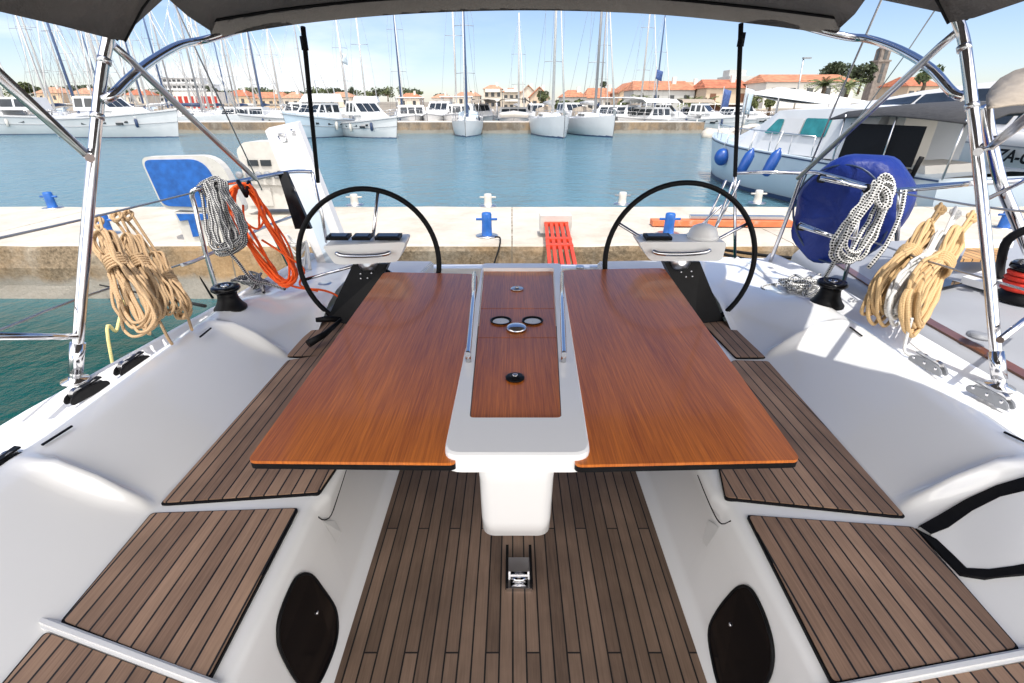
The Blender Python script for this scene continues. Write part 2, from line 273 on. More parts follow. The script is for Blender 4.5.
def tilemat(name, c):
    m, nt, b = newmat(name); n = nt.nodes.new; l = nt.links.new
    tc = n('ShaderNodeTexCoord'); t = n('ShaderNodeTexNoise'); t.inputs['Scale'].default_value = 1.2; t.inputs['Detail'].default_value = 8; l(tc.outputs['Object'], t.inputs['Vector'])
    r = n('ShaderNodeValToRGB'); r.color_ramp.elements[0].position = .35; r.color_ramp.elements[1].position = .68; r.color_ramp.elements[0].color = (c[0]*.6, c[1]*.6, c[2]*.6, 1); r.color_ramp.elements[1].color = (*c, 1); l(t.outputs['Fac'], r.inputs['Fac'])
    l(r.outputs[0], b.inputs['Base Color']); b.inputs['Roughness'].default_value = .85
    w = n('ShaderNodeTexWave'); w.inputs['Scale'].default_value = 1.5; l(tc.outputs['Object'], w.inputs['Vector']); bp = n('ShaderNodeBump'); bp.inputs['Distance'].default_value = .08; bp.inputs['Strength'].default_value = .5; l(w.outputs['Fac'], bp.inputs['Height']); l(bp.outputs[0], b.inputs['Normal'])
    return m
M['tower'] = mat('dark_old_stone', (.20, .17, .15), .9, var=.25, scale=1.5, bump=.5, bscale=3, dist=.05)
M['tile'] = [tilemat('roof_tiles', c) for c in ((.52, .22, .12), (.56, .30, .19), (.50, .17, .09))]

# ---------------------------------------------------------------- mesh helpers
def smooth_pts(pts, n=8, closed=False):
    P = [Vector(p) for p in pts]
    if len(P) < 3: return P
    out = []; N = len(P)
    rng = range(N) if closed else range(N-1)
    for i in rng:
        p0 = P[(i-1) % N] if (closed or i > 0) else P[0]; p1 = P[i]; p2 = P[(i+1) % N]; p3 = P[(i+2) % N] if (closed or i+2 < N) else P[-1]
        for k in range(n):
            t = k/n; out.append(.5*((2*p1)+(-p0+p2)*t+(2*p0-5*p1+4*p2-p3)*t*t+(-p0+3*p1-3*p2+p3)*t**3))
    if not closed: out.append(P[-1])
    return out
SPLIT = {'edge_trim', 'aft_deck', 'side_window', 'clamp', 'window', 'porthole', 'post', 'stanchion', 'bolt', 'drain_slot', 'pole_foot', 'bracket_cheek', 'rail_post', 'cheek', 'sheave', 'hatch_seam', 'windscreen', 'spreader', 'hanging_bar', 'opening', 'latch', 'speaker_cover', 'support_pole', 'helm_step', 'rail'}
class MB:
    def __init__(s): s.b = bmesh.new(); s.uv = s.b.loops.layers.uv.new('UVMap'); s.sm = False
    def face(s, vs, smooth=None):
        try: f = s.b.faces.new(vs)
        except ValueError: return None
        f.smooth = s.sm if smooth is None else smooth; return f
    def poly(s, pts): return s.face([s.b.verts.new(p) for p in pts])
    def box(s, c, size, rot=None):
        c = Vector(c); h = Vector(size)/2; R = rot if rot is not None else Matrix.Identity(3)
        vs = [s.b.verts.new(c + R @ Vector((x*h.x, y*h.y, z*h.z))) for x in (-1, 1) for y in (-1, 1) for z in (-1, 1)]
        for q in ((0, 1, 3, 2), (4, 6, 7, 5), (0, 4, 5, 1), (2, 3, 7, 6), (0, 2, 6, 4), (1, 5, 7, 3)): s.face([vs[i] for i in q], False)
        return s
    def bar(s, a, b, w, h, up=(0, 0, 1)):
        a = Vector(a); b = Vector(b); d = (b-a); y = d.normalized(); x = y.cross(Vector(up)).normalized(); z = x.cross(y)
        R = Matrix((x, y, z)).transposed(); return s.box((a+b)/2, (w, d.length, h), R)
    def prism(s, pts, dz):           # closed polygon, extruded along vector dz
        dz = Vector(dz); n = len(pts)
        A = [s.b.verts.new(Vector(p)) for p in pts]; B = [s.b.verts.new(Vector(p)+dz) for p in pts]
        s.face(A[::-1], False); s.face(B, False)
        for i in range(n): s.face([A[i], A[(i+1) % n], B[(i+1) % n], B[i]])
        return s
    def grid(s, rows, close_u=False, smooth=True, capends=False):
        R = [[s.b.verts.new(Vector(p)) for p in r] for r in rows]; m = len(R[0])
        for i in range(len(R)-1):
            for j in range(m if close_u else m-1): s.face([R[i][j], R[i][(j+1) % m], R[i+1][(j+1) % m], R[i+1][j]], smooth)
        if capends: s.face(R[0][::-1], False); s.face(R[-1], False)
        return s
    def tube(s, pts, r, n=8, closed=False, sm=0, rad=None, cap=True):
        P = smooth_pts(pts, sm, closed) if sm else [Vector(p) for p in pts]
        Q = [P[0]]
        for p in P[1:]:
            if (p-Q[-1]).length > 1e-5: Q.append(p)
        P = Q; N = len(P)
        if N < 2: return s
        T = []
        for i in range(N):
            if closed: t = P[(i+1) % N]-P[i-1]
            else: t = P[min(i+1, N-1)]-P[max(i-1, 0)]
            T.append(t.normalized() if t.length > 1e-9 else Vector((0, 0, 1)))
        a = T[0].orthogonal().normalized(); rings = []; ln = 0; uv = []
        for i in range(N):
            if i: 
                a = (a - T[i]*a.dot(T[i])); a = a.normalized() if a.length > 1e-6 else T[i].orthogonal().normalized(); ln += (P[i]-P[i-1]).length
            b2 = T[i].cross(a); rr = r if rad is None else rad(i/(N-1))
            rings.append([s.b.verts.new(P[i]+(a*math.cos(2*math.pi*k/n)+b2*math.sin(2*math.pi*k/n))*rr) for k in range(n)]); uv.append(ln)
        for i in range(N if closed else N-1):
            j = (i+1) % N; u1 = uv[j] if j else ln+(P[0]-P[-1]).length
            for k in range(n):
                f = s.face([rings[i][k], rings[i][(k+1) % n], rings[j][(k+1) % n], rings[j][k]], True)
                if f:
                    for lp, q in zip(f.loops, ((uv[i], k/n), (uv[i], (k+1)/n), (u1, (k+1)/n), (u1, k/n))): lp[s.uv].uv = q
        if not closed and cap: s.face(rings[0][::-1], False); s.face(rings[-1], False)
        return s
    def lathe(s, prof, c=(0, 0, 0), n=20, rot=None, cap=True):
        c = Vector(c); R = rot if rot is not None else Matrix.Identity(3); rows = []
        for (r, z) in prof: rows.append([s.b.verts.new(c+R @ Vector((max(r, 1e-4)*math.cos(2*math.pi*k/n), max(r, 1e-4)*math.sin(2*math.pi*k/n), z))) for k in range(n)])
        for i in range(len(rows)-1):
            for k in range(n): s.face([rows[i][k], rows[i][(k+1) % n], rows[i+1][(k+1) % n], rows[i+1][k]], True)
        if cap: s.face(rows[0][::-1], False); s.face(rows[-1], False)
        return s
    def ball(s, c, rx, ry, rz, n=14, rot=None):
        return s.lathe([(math.sin(math.pi*i/n), -math.cos(math.pi*i/n)) for i in range(n+1)], (0, 0, 0), 18, None, False)._xf(c, rx, ry, rz, rot, n)
    def _xf(s, c, rx, ry, rz, rot, n):
        s.b.verts.ensure_lookup_table(); k = (n+1)*18; R = rot if rot is not None else Matrix.Identity(3)
        for v in list(s.b.verts)[-k:]: v.co = Vector(c)+R @ Vector((v.co.x*rx, v.co.y*ry, v.co.z*rz))
        return s
    def build(s, name, m, parent=None, bevel=0, world=True, seg=2, recalc=True):
        if name in SPLIT:
            isl = []; seen = set()
            for v in s.b.verts:
                if v in seen: continue
                st = [v]; seen.add(v); g = set()
                while st:
                    q = st.pop(); g.add(q)
                    for e in q.link_edges:
                        o2 = e.other_vert(q)
                        if o2 not in seen: seen.add(o2); st.append(o2)
                isl.append(g)
            if len(isl) > 1:
                s.b.verts.index_update(); ids = [{v.index for v in g} for g in isl]; out = None
                for g in ids:
                    n_ = MB(); n_.b.free(); n_.b = s.b.copy(); n_.b.verts.ensure_lookup_table()
                    bmesh.ops.delete(n_.b, geom=[v for v in n_.b.verts if v.index not in g], context='VERTS')
                    out = n_._build(name, m, parent, bevel, world, seg, recalc)
                s.b.free(); return out
        return s._build(name, m, parent, bevel, world, seg, recalc)
    def _build(s, name, m, parent=None, bevel=0, world=True, seg=2, recalc=True):
        if bevel:
            es = [e for e in s.b.edges if len(e.link_faces) == 2 and e.calc_face_angle(0) > .5]
            bmesh.ops.bevel(s.b, geom=es, offset=bevel, segments=seg, affect='EDGES', clamp_overlap=True)
        if recalc: bmesh.ops.recalc_face_normals(s.b, faces=s.b.faces)
        me = bpy.data.meshes.new(name)
        if parent is not None and world:
            r = parent
            while r.parent: r = r.parent
            Mx = Matrix.LocRotScale(r.location, r.rotation_euler, None).inverted(); s.b.transform(Mx)
        s.b.to_mesh(me); s.b.free(); me.materials.append(m)
        o = bpy.data.objects.new(name, me); C.objects.link(o)
        if parent is not None: o.parent = parent
        return o
def tag(o, label, cat, group=None):
    o['label'] = label; o['category'] = cat
    if group: o['group'] = group
    return o
def thing(name, label, cat, loc=(0, 0, 0), rz=0, group=None):
    o = bpy.data.objects.new(name, None); C.objects.link(o); o.location = loc; o.rotation_euler = (0, 0, rz); o.empty_display_size = .1
    return tag(o, label, cat, group)
def struct(o, kind='structure'): o['kind'] = kind; return o
def rrect(cx, cy, w, h, r, n=5, z=0):
    out = []
    for qx, qy, a0 in ((1, 1, 0), (-1, 1, 90), (-1, -1, 180), (1, -1, 270)):
        for k in range(n+1):
            a = math.radians(a0+90*k/n); out.append(Vector((cx+qx*(w/2-r)+r*math.cos(a), cy+qy*(h/2-r)+r*math.sin(a), z)))
    return out
def rquad(c, r, n=4):               # rounded polygon from corner points
    out = []; N = len(c); c = [Vector(p) for p in c]
    for i in range(N):
        p = c[i]; a = (c[i-1]-p).normalized(); b = (c[(i+1) % N]-p).normalized(); rr = r[i] if isinstance(r, (list, tuple)) else r
        for k in range(n+1):
            t = k/n; q0 = p+a*rr; q1 = p+b*rr; out.append((q0*(1-t)**2+p*2*t*(1-t)+q1*t*t))
    return out

# ================================================================= SETTING
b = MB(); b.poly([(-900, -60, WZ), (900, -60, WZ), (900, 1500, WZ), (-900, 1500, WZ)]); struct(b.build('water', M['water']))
# sea bed / quay -----------------------------------------------------------
QZ = -.19; QY0 = 6.45; QY1 = 9.3
b = MB()
xs = [-40+i*.5 for i in range(161)]
def qrow(y, z, amp=.0): return [(x, y+amp*noise.noise(V(x*1.3, z*3, 2)), z+(.015*noise.noise(V(x*1.7, y, 5)) if amp else 0)) for x in xs]
b.grid([qrow(QY0+.03, -3), qrow(QY0, WZ-.02, .05), qrow(QY0+.0, -.76, .05), qrow(QY0-.005, -.5, .06), qrow(QY0+.01, -.27, .05), qrow(QY0+.03, QZ-.02, .03), qrow(QY0+.09, QZ, .03), qrow(QY1-.1, QZ, .01), qrow(QY1, QZ-.04, .01), qrow(QY1, -3)], smooth=False)
struct(b.build('quay', M['quay']))
# far pier ------------------------------------------------------------------
PYF = 51.0
pl = PZ(-150, 133, WZ); pr = PZ(707, 134, WZ)
b = MB()
x = -70
b.box(((-75+pr.x)/2, PYF+2.5, WZ+.30), (pr.x+75, 5, 1.35)); struct(b.build('pier', M['pier'], bevel=.03))
b = MB(); rows = []
for i, y in enumerate((64, 70, 100, 160, 260, 500)):
    rows.append([(xx, y+2*noise.noise(V(xx*.05, i, 0)), (-1.6, -.35, -.1, .6, 2.5, 4)[i]+.3*noise.noise(V(xx*.03, y, 1))) for xx in range(-420, 430, 15)])
b.grid(rows); struct(b.build('ground', M['land']))

# ---------------------------------------------------------------- vegetation
def crown_mesh(name, m, n, rx, ry, rz, leaf, lumps=7, seed=0, flat=False):
    rnd = random.Random(seed); b = MB()
    L_ = [(Vector((rnd.uniform(-.6, .6)*rx, rnd.uniform(-.6, .6)*ry, rnd.uniform(-.45, .5)*rz)), rnd.uniform(.35, .6)) for _ in range(lumps)]
    for i in range(n):
        c, s = rnd.choice(L_); d = Vector((rnd.gauss(0, 1), rnd.gauss(0, 1), rnd.gauss(0, 1))).normalized()*rnd.uniform(.55, 1.05)
        p = c+Vector((d.x*rx*s, d.y*ry*s, d.z*rz*s)); q = Vector((rnd.gauss(0, 1), rnd.gauss(0, 1), rnd.gauss(0, 1))).normalized(); a = q.orthogonal().normalized()*leaf*rnd.uniform(.5, 1.2); e = q.cross(a).normalized()*leaf*rnd.uniform(.4, 1)
        b.poly([p-a, p-e*.6, p+a, p+e])
    return b
def tree(px, pybase, ptop, Y, label, kind='leaf', wpx=20, seed=1, group='trees behind the harbour houses', name='tree', n=520):
    B = PY(px, pybase, Y); T = PY(px, ptop, Y); h = max(2, T.z-B.z); w = abs(PY(px+wpx, ptop, Y).x-T.x)/2
    t = thing(name, label, 'tree', B, 0, group)
    b = MB(); b.tube([(0, 0, -.5), (.1, 0, h*.3), (-.1, .1, h*.7)], .2, 6, rad=lambda q: .28*(1-.7*q)); 
    for a in (0, 2, 4): b.tube([(0, 0, h*.35), (math.cos(a)*w*.5, math.sin(a)*w*.5, h*.65)], .08, 5)
    b.build('trunk', M['bark'], t, world=False)
    b = crown_mesh('crown', None, n, w, w, h*.38, max(.28, w*.13), 8, seed); b.b.transform(Matrix.Translation((0, 0, h*.64))); b.build('crown', M[kind], t, world=False, recalc=False)
    return t
def palm(px, pybase, ptop, Y, label, seed=1):
    B = PY(px, pybase, Y); T = PY(px, ptop, Y); h = T.z-B.z; rnd = random.Random(seed)
    t = thing('palm_tree', label, 'tree', B, 0, 'palm trees on the far shore')
    b = MB(); b.tube([(0, 0, -.5), (.15, 0, h*.5), (0, 0, h*.8)], .22, 7); b.build('trunk', M['bark'], t, world=False)
    b = MB()
    for i in range(30):
        a = i*2.4; e = rnd.uniform(-.2, 1.1); l = rnd.uniform(1.6, 2.4); pts = [Vector((0, 0, h*.8))+Vector((math.cos(a)*l*k/5*math.cos(e*.6), math.sin(a)*l*k/5*math.cos(e*.6), l*(k/5)*math.sin(e)-.9*(k/5)**2*l*.5)) for k in range(6)]
        sd = Vector((-math.sin(a), math.cos(a), 0))
        for k in range(5):
            for s_ in (-1, 1):
                for q in range(2):
                    o = pts[k].lerp(pts[k+1], q*.5); b.poly([o, o+sd*s_*.45*(1-k/7)+V(0, 0, -.12), o+(pts[k+1]-pts[k])*.45])
    b.build('crown', M['palm'], t, world=False, recalc=False); return t

# ---------------------------------------------------------------- houses
def house(x0, x1, yeave, yridge, ybase, Y, label, wall=0, roof=0, win=(), hip=.15, depth=9, gable=False, shutter=False, name='house', cat='house', nwin=(3, 1), chimney=True):
    A = PY(x0, ybase, Y); Bx = PY(x1, ybase, Y).x; ze = PY((x0+x1)/2, yeave, Y).z; zr = PY((x0+x1)/2, yridge, Y+depth/2).z; zb = A.z-1.5; w = Bx-A.x
    t = thing(name, label, cat, ((A.x+Bx)/2, Y, zb), 0, 'houses along the far shore'); H = ze-zb; R = zr-zb; h = w/2
    b = MB(); b.box((0, depth/2, H/2), (w, depth, H))
    if gable: b.prism([(-h, 0, H), (h, 0, H), (0, 0, R-.1)], (0, depth, 0))
    b.build('wall', M['stucco'][wall], t, world=False)
    b = MB(); o = .35
    if gable:
        for s_ in (-1, 1): b.prism([(s_*(h+o), -o, H-.25), (0, -o, R), (0, -o, R+.22), (s_*(h+o), -o, H-.03)], (0, depth+2*o, 0))
    else:
        k = w*hip
        q = [(-h-o, -o, H), (h+o, -o, H), (h+o, depth+o, H), (-h-o, depth+o, H)]; r1 = (-h+k, depth/2, R); r2 = (h-k, depth/2, R)
        b.poly([q[0], q[1], r2, r1]); b.poly([q[2], q[3], r1, r2]); b.poly([q[1], q[2], r2]); b.poly([q[3], q[0], r1]); b.poly(q[::-1])
    rf = b.build('roof', M['tile'][roof], t, world=False)
    if chimney:
        b = MB(); b.box((w*.22, depth*.35, R-.1), (.7, .7, 1.4)); b.build('chimney', M['stucco'][1], rf, world=False)
    nx, nz = nwin
    for i in range(nx):
        for j in range(nz):
            cx = -h+w*(i+.5)/nx; cz = H-1.5-j*2.7
            if cz < .8: continue
            b = MB(); b.box((cx, -.02, cz), (1.0, .12, 1.3)); b.build('window', M['shutter' if shutter else 'window'], t, world=False)
    return t

# ================================================================= FAR BOATS
def hullrows(L_, B, F, sheer=.25, nst=12, transom=.75, flare=.18, bowpow=2.2, rake=.045):
    rows = []
    for i in range(nst+1):
        t = i/nst; y = -L_/2+L_*t              # bow at y=-L/2 (towards the viewer when rotation is 0)
        w = B/2*(1-(1-min(1, t/.55))**bowpow) if t < .55 else B/2*(1-(1-transom)*((t-.55)/.45)**1.6)
        w = max(w, .02); zt = F*(1+sheer*(1-t)**2); k = (1-t)**2*rake*L_
        rows.append([(-w, y-k*.5, zt), (-w*(1-flare*.3), y-k*.3, zt*.55), (-w*(1-flare), y, .02), (-w*.5, y+k*.2, -.35), (w*.5, y+k*.2, -.35), (w*(1-flare), y, .02), (w*(1-flare*.3), y-k*.3, zt*.55), (w, y-k*.5, zt)])
    return rows
def mkhull(t, L_, B, F, m, stripe=None, **k):
    rows = hullrows(L_, B, F, **k); b = MB(); b.grid(rows, close_u=False)
    b.poly([Vector(p) for p in rows[-1]])
    b.grid([[r[0], ((r[0][0]+r[-1][0])/2, r[0][1], r[0][2]+.06), r[-1]] for r in rows])
    h = b.build('hull', m, t, world=False)
    if stripe:
        b = MB(); ex = 1.012
        b.grid([[(r[2][0]*ex, r[2][1]-.01, .20), (r[2][0]*ex, r[2][1]-.01, -.05)] for r in rows]); b.grid([[(r[5][0]*ex, r[5][1]-.01, .20), (r[5][0]*ex, r[5][1]-.01, -.05)] for r in rows])
        b.build('waterline_stripe', stripe, h, world=False)
    return h, rows
def boat_small(t, b2, name, m): return b2.build(name, m, t, world=False)
def rail(t, rows, F, k0=0, k1=8, h=.55):
    b = MB()
    for s_ in (0, -1):
        top = [(r[s_][0]*.96, r[s_][1], r[s_][2]+h) for r in rows[k0:k1]]
        b.tube(top, .018, 4)
        for r in rows[k0:k1]: b.tube([(r[s_][0]*.96, r[s_][1], r[s_][2]), (r[s_][0]*.96, r[s_][1], r[s_][2]+h)], .015, 4)
    b.build('guard_rail', M['steel'], t, world=False)
def sailboat(px, py, label, L_=11, B=3.6, F=1.2, rz=0, mast=15, hull='white', stripe='navy', mastm='mastwhite', furl='white', hood=True, group='boats moored along the far pier', simple=False, Y=None, z=WZ, spread=2, boomcover='navy', lean=0):
    P = PZ(px, py, z) if Y is None else V(PY(px, py, Y).x, Y, z)
    P = V(P.x, P.y, z)
    t = thing('sailboat', label, 'sailboat', P, rz, group)
    h, rows = mkhull(t, L_, B, F, M[hull], M[stripe]); F2 = F+.1
    b = MB(); rr = []
    for q, hh, ww in ((-.22, .02, .3), (-.14, .30, .5), (0, .42, .62), (.14, .42, .62), (.17, .05, .62)):
        y = q*L_; w = B*.5*ww; rr.append([(-w, y, F2), (-w*.85, y, F2+hh), (w*.85, y, F2+hh), (w, y, F2)])
    b.grid(rr); b.build('cabin', M['white'], t, world=False)
    b = MB()
    for s_ in (-1, 1): b.box((s_*B*.5*.605*.98, L_*.04, F2+.22), (.05, L_*.14, .13))
    b.build('window', M['glass'], t, world=False)
    m = MB(); my = -L_*.08; m.tube([(0, my, F2), (0, my, mast*.6), (0, my, mast)], .10, 7, rad=lambda q: .13*(1-.35*q)); mo = m.build('mast', M[mastm], t, world=False)
    m = MB()
    for k in range(spread):
        z2 = mast*(.38+.27*k); m.tube([(-B*.28, my+.2, z2), (0, my, z2+.05), (B*.28, my+.2, z2)], .03, 4)
    m.build('spreader', M['alu'], mo, world=False)
    m = MB(); bow = V(0, rows[0][0][1]+.2, rows[0][0][2]+.05)
    for s_ in (-1, 1):
        m.tube([(s_*B*.45, my+.3, F2), (s_*B*.28, my+.2, mast*.38), (s_*B*.28, my+.2, mast*.65), (0, my, mast*.97)], .013, 3)
        m.tube([(s_*B*.30, L_*.47, F2), (0, my, mast)], .013, 3)
    m.build('rigging', M['wire'], t, world=False)
    m = MB(); m.tube([bow, bow.lerp(V(0, my, mast*.95), .5), V(0, my, mast*.95)], .06, 6, rad=lambda q: .08*(1-.6*q)); m.build('furled_jib', M['mastwhite' if furl == 'white' else furl], t, world=False)
    m = MB(); m.tube([(0, my, F2+1.15), (0, my+L_*.18, F2+1.2), (0, my+L_*.36, F2+1.15)], .17, 7, rad=lambda q: .22*(1-.4*q)); m.build('boom', M[boomcover], t, world=False)
    rail(t, rows, F, 0, 12, .5)
    if hood:
        m = MB(); m.grid([[(-B*.32, L_*.16+k*.3, F2+.1), (-B*.3, L_*.16+k*.3, F2+.2+.5*(k > 0)), (0, L_*.16+k*.3, F2+.3+.62*(k > 0)), (B*.3, L_*.16+k*.3, F2+.2+.5*(k > 0)), (B*.32, L_*.16+k*.3, F2+.1)] for k in range(4)]); m.build('sprayhood', M['canvas2' if boomcover != 'navy' else 'bluehull'], t, world=False)
    return t
def motorboat(px, py, label, L_=10, B=3.5, F=1.4, rz=0, hull='white', style='fly', Y=None, z=WZ, group='boats moored along the far pier', canopy=None, mast=0, dinghy=False):
    P = PZ(px, py, z) if Y is None else V(PY(px, py, Y).x, Y, z); P = V(P.x, P.y, z)
    t = thing('motorboat', label, 'motorboat', P, rz, group)
    h, rows = mkhull(t, L_, B, F, M[hull], M['navy'], sheer=.45, flare=.25, rake=.10)
    F2 = F+.05
    def house_(y0, y1, z0, z1, ww, sl=.5, m='white', nm='cabin'):
        b = MB(); w = B*.5*ww
        A = [(-w, y0, z0), (w, y0, z0), (w, y1, z0), (-w, y1, z0)]; T = [(-w*.85, y0+sl, z1), (w*.85, y0+sl, z1), (w*.85, y1-.1, z1), (-w*.85, y1-.1, z1)]
        b.grid([A+[A[0]], T+[T[0]]], smooth=False); b.poly(T); return b.build(nm, M[m], t, world=False, bevel=.06)
    def winband(y0, y1, z0, z1, ww, sl, fr):
        b = MB(); w = B*.5*ww
        def P_(s_, y, f): return V(s_*w*(1-.15*f)*1.01, y, z0+(z1-z0)*f)
        for s_ in (-1, 1):
            n = 3
            for k in range(n):
                ya = y0+sl*.4+(y1-y0-sl*.5)*(k/n)+.1; yb = y0+sl*.4+(y1-y0-sl*.5)*((k+1)/n)-.08
                b.poly([P_(s_, ya, fr[0]), P_(s_, yb, fr[0]), P_(s_, yb, fr[1]), P_(s_, ya+sl*.3*(k == 0), fr[1])])
        b.build('side_window', M['glass'], t, world=False)
        b = MB(); wf = w*.86
        for q in (-1, 0, 1):
            xa = q*wf*.62-wf*.28; xb = q*wf*.62+wf*.28
            b.poly([(xa, y0+sl*fr[0]-.03, z0+(z1-z0)*fr[0]), (xb, y0+sl*fr[0]-.03, z0+(z1-z0)*fr[0]), (xb*.96, y0+sl*fr[1]-.03, z0+(z1-z0)*fr[1]), (xa*.96, y0+sl*fr[1]-.03, z0+(z1-z0)*fr[1])])
        b.build('windscreen', M['glass'], t, world=False)
    if style == 'fly':
        house_(-L_*.22, L_*.25, F2, F2+1.25, .82, 1.0); winband(-L_*.22, L_*.25, F2, F2+1.25, .82, 1.0, (.42, .85))
        house_(-L_*.08, L_*.32, F2+1.3, F2+1.9, .78, .5, nm='flybridge')
        b = MB(); b.tube([(-B*.3, L_*.22, F2+1.9), (-B*.3, L_*.2, F2+2.9), (B*.3, L_*.2, F2+2.9), (B*.3, L_*.22, F2+1.9)], .05, 6); b.build('radar_arch', M['white'], t, world=False)
    elif style == 'cruiser':
        house_(-L_*.28, L_*.05, F2, F2+.75, .75, 1.3); house_(-L_*.08, L_*.24, F2+.5, F2+1.55, .78, 1.1, nm='wheelhouse'); winband(-L_*.08, L_*.24, F2+.5, F2+1.55, .78, 1.1, (.25, .85))
        b = MB(); 
        for s_ in (-1, 1): b.box((s_*B*.5*.93, -L_*.15, F*.72), (.12, .55, .18))
        b.build('porthole', M['glass'], t, world=False)
    elif style == 'cat':
        house_(-L_*.15, L_*.28, F2, F2+1.3, .85, .9, 'white'); winband(-L_*.15, L_*.28, F2, F2+1.3, .85, .9, (.35, .85))
        b = MB(); b.box((0, L_*.18, F2+2.05), (B*.8, L_*.42, .09)); b.build('hardtop', M['white'], t, world=False, bevel=.03)
        b = MB()
        for s_ in (-1, 1):
            for y in (0, L_*.36): b.tube([(s_*B*.36, y, F2+1.2), (s_*B*.36, y, F2+2.05)], .04, 5)
        b.build('post', M['steel'], t, world=False)
    elif style == 'stern':
        house_(-L_*.2, L_*.18, F2, F2+1.2, .8, .9); winband(-L_*.2, L_*.18, F2, F2+1.2, .8, .9, (.35, .85))
    if canopy:
        b = MB(); y0, y1 = -L_*.30, L_*.30
        b.grid([[(-B*.42, y, F2+1.65), (-B*.3, y, F2+1.95), (0, y, F2+2.05), (B*.3, y, F2+1.95), (B*.42, y, F2+1.65)] for y in (y0, (y0+y1)/2, y1)]); b.build('canopy', M[canopy], t, world=False)
        b = MB()
        for s_ in (-1, 1):
            for y in (y0, (y0+y1)/2, y1): b.tube([(s_*B*.42, y, F2), (s_*B*.42, y, F2+1.65)], .03, 5)
        b.build('canopy_frame', M['steel'], t, world=False)
    if mast:
        b = MB(); b.tube([(0, 0, F2), (0, 0, mast)], .09, 6); mo = b.build('mast', M['mastwhite'], t, world=False)
        b = MB(); b.tube([(-.9, 0, mast*.6), (.9, 0, mast*.6)], .03, 4); b.tube([(-B*.4, .3, F2), (-.9, 0, mast*.6), (0, 0, mast)], .012, 3); b.tube([(B*.4, .3, F2), (.9, 0, mast*.6), (0, 0, mast)], .012, 3); b.build('rigging', M['wire'], t, world=False)
    if dinghy:
        b = MB(); b.tube([(-1.2, -L_*.5, F2+.5), (-1.2, -L_*.5-1.2, F2+.5), (0, -L_*.5-1.9, F2+.6), (1.2, -L_*.5-1.2, F2+.5), (1.2, -L_*.5, F2+.5)], .25, 8, sm=4); b.build('inflatable_dinghy', M['white2'], t, world=False)
    b = MB()
    for q in (0, -1): b.tube([(r[q][0]*1.01, r[q][1], r[q][2]-.12) for r in rows], .035, 4)
    for q in (1, -2): b.tube([(r[q][0]*1.012, r[q][1], r[q][2]) for r in rows], .02, 4)
    b.build('rubbing_strake', M['sock'], t, world=False)
    for q in (1, 6):
        for k in (4, 6, 8):
            r = rows[k]; b = MB(); b.box((r[q][0]*1.0, r[q][1], r[q][2]+.22), (.08, .5, .14)); b.build('hull_window', M['glass'], t, world=False)
        for k in (3, 7):
            r = rows[k]; b = MB(); b.lathe([(.02, -.35), (.11, -.28), (.12, .25), (.03, .33)], (r[q][0]*1.06, r[q][1], r[q][2]+.1), 8); b.build('fender', M['navy' if k == 3 else 'white2'], t, world=False)
    rail(t, rows, F, 0, 7, .5)
    return t
R_ = math.radians
# --- front row, bows out from the far pier
motorboat(15, 134, 'white motor cruiser cut off by the left edge of the photo', 13, 3.8, 1.5, R_(-82), style='cruiser')
motorboat(124, 137, 'long white yacht seen from the side behind the left bimini pole', 9.8, 3.8, 1.5, R_(86), style='cruiser', mast=0)
motorboat(320, 137, 'white flybridge motor yacht with pale blue bow beside the left black pole', 5.8, 3.6, 1.35, R_(-32), style='fly', hull='bluehull')
motorboat(372, 137, 'white motor cruiser with porthole and bow pointing right', 6.4, 3.4, 1.15, R_(52), style='cruiser')
sailboat(468, 134.5, 'small sailboat with dark blue mast, bow on, leftmost of three sailboats at the pier', 8.5, 2.9, 1.05, R_(2), 13, mastm='mastblue', hull='white', boomcover='navy')
sailboat(550, 135.5, 'white sailboat with twin rigging lines, bow on, middle of three sailboats at the pier', 9, 2.8, 1.35, R_(10), 15, boomcover='mastwhite')
sailboat(590, 135, 'white sailboat showing its left side, right one of the three sailboats at the pier', 8.5, 2.8, 1.35, R_(18), 15, boomcover='mastwhite', mastm='alu')
# --- second row, behind the pier
second = [
 ('cat', 430, 'motorboat with cabin behind the pier left of the blue mast', 10, 3.6, 'white'),
 ('cat', 498, 'motorboat with raised grey hardtop right of the blue mast', 9, 3.8, 'white2'),
 ('cruiser', 404, 'low white boat behind the pier with an inflatable dinghy on it', 9, 3.4, 'white'),
]
motorboat(402, 0, 'white cruiser with brown awning behind the pier, left of the flat roofed boats', 9, 3.8, 1.1, R_(15), style='cat', Y=60, canopy=None)
motorboat(432, 0, 'small white boat with high wheelhouse between two hardtop boats behind the pier', 8, 3.2, 1.2, R_(-8), style='cruiser', Y=59)
motorboat(452, 0, 'white hardtop motorboat with tall mast just left of the blue masted sailboat', 10, 4.6, 1.2, R_(4), style='cat', Y=60, mast=15)
motorboat(514, 0, 'white boat under a dark grey canopy with a dinghy on its bow', 9, 4.4, 1.0, R_(0), style='stern', Y=60, canopy='darkcanvas', dinghy=True)
motorboat(625, 0, 'white motorboat with long pale roof just right of the three sailboats', 10, 4.6, 1.1, R_(-35), style='cat', Y=60)
motorboat(662, 0, 'white motorboat under an arched cream canopy behind the pier end', 9, 4.2, 1.0, R_(-55), style='stern', Y=59, canopy='awning')
motorboat(270, 0, 'white open boat behind the pier left of the flybridge yacht', 10, 3.4, 1.1, R_(-80), style='cruiser', Y=60)
motorboat(222, 0, 'long low white boat behind the pier under the red fronted building', 14, 3.6, 1.0, R_(-85), style='stern', Y=66)
motorboat(580, 0, 'white boat with low roof half hidden between the two right sailboats', 9, 3.4, 1.1, R_(20), style='cruiser', Y=62)
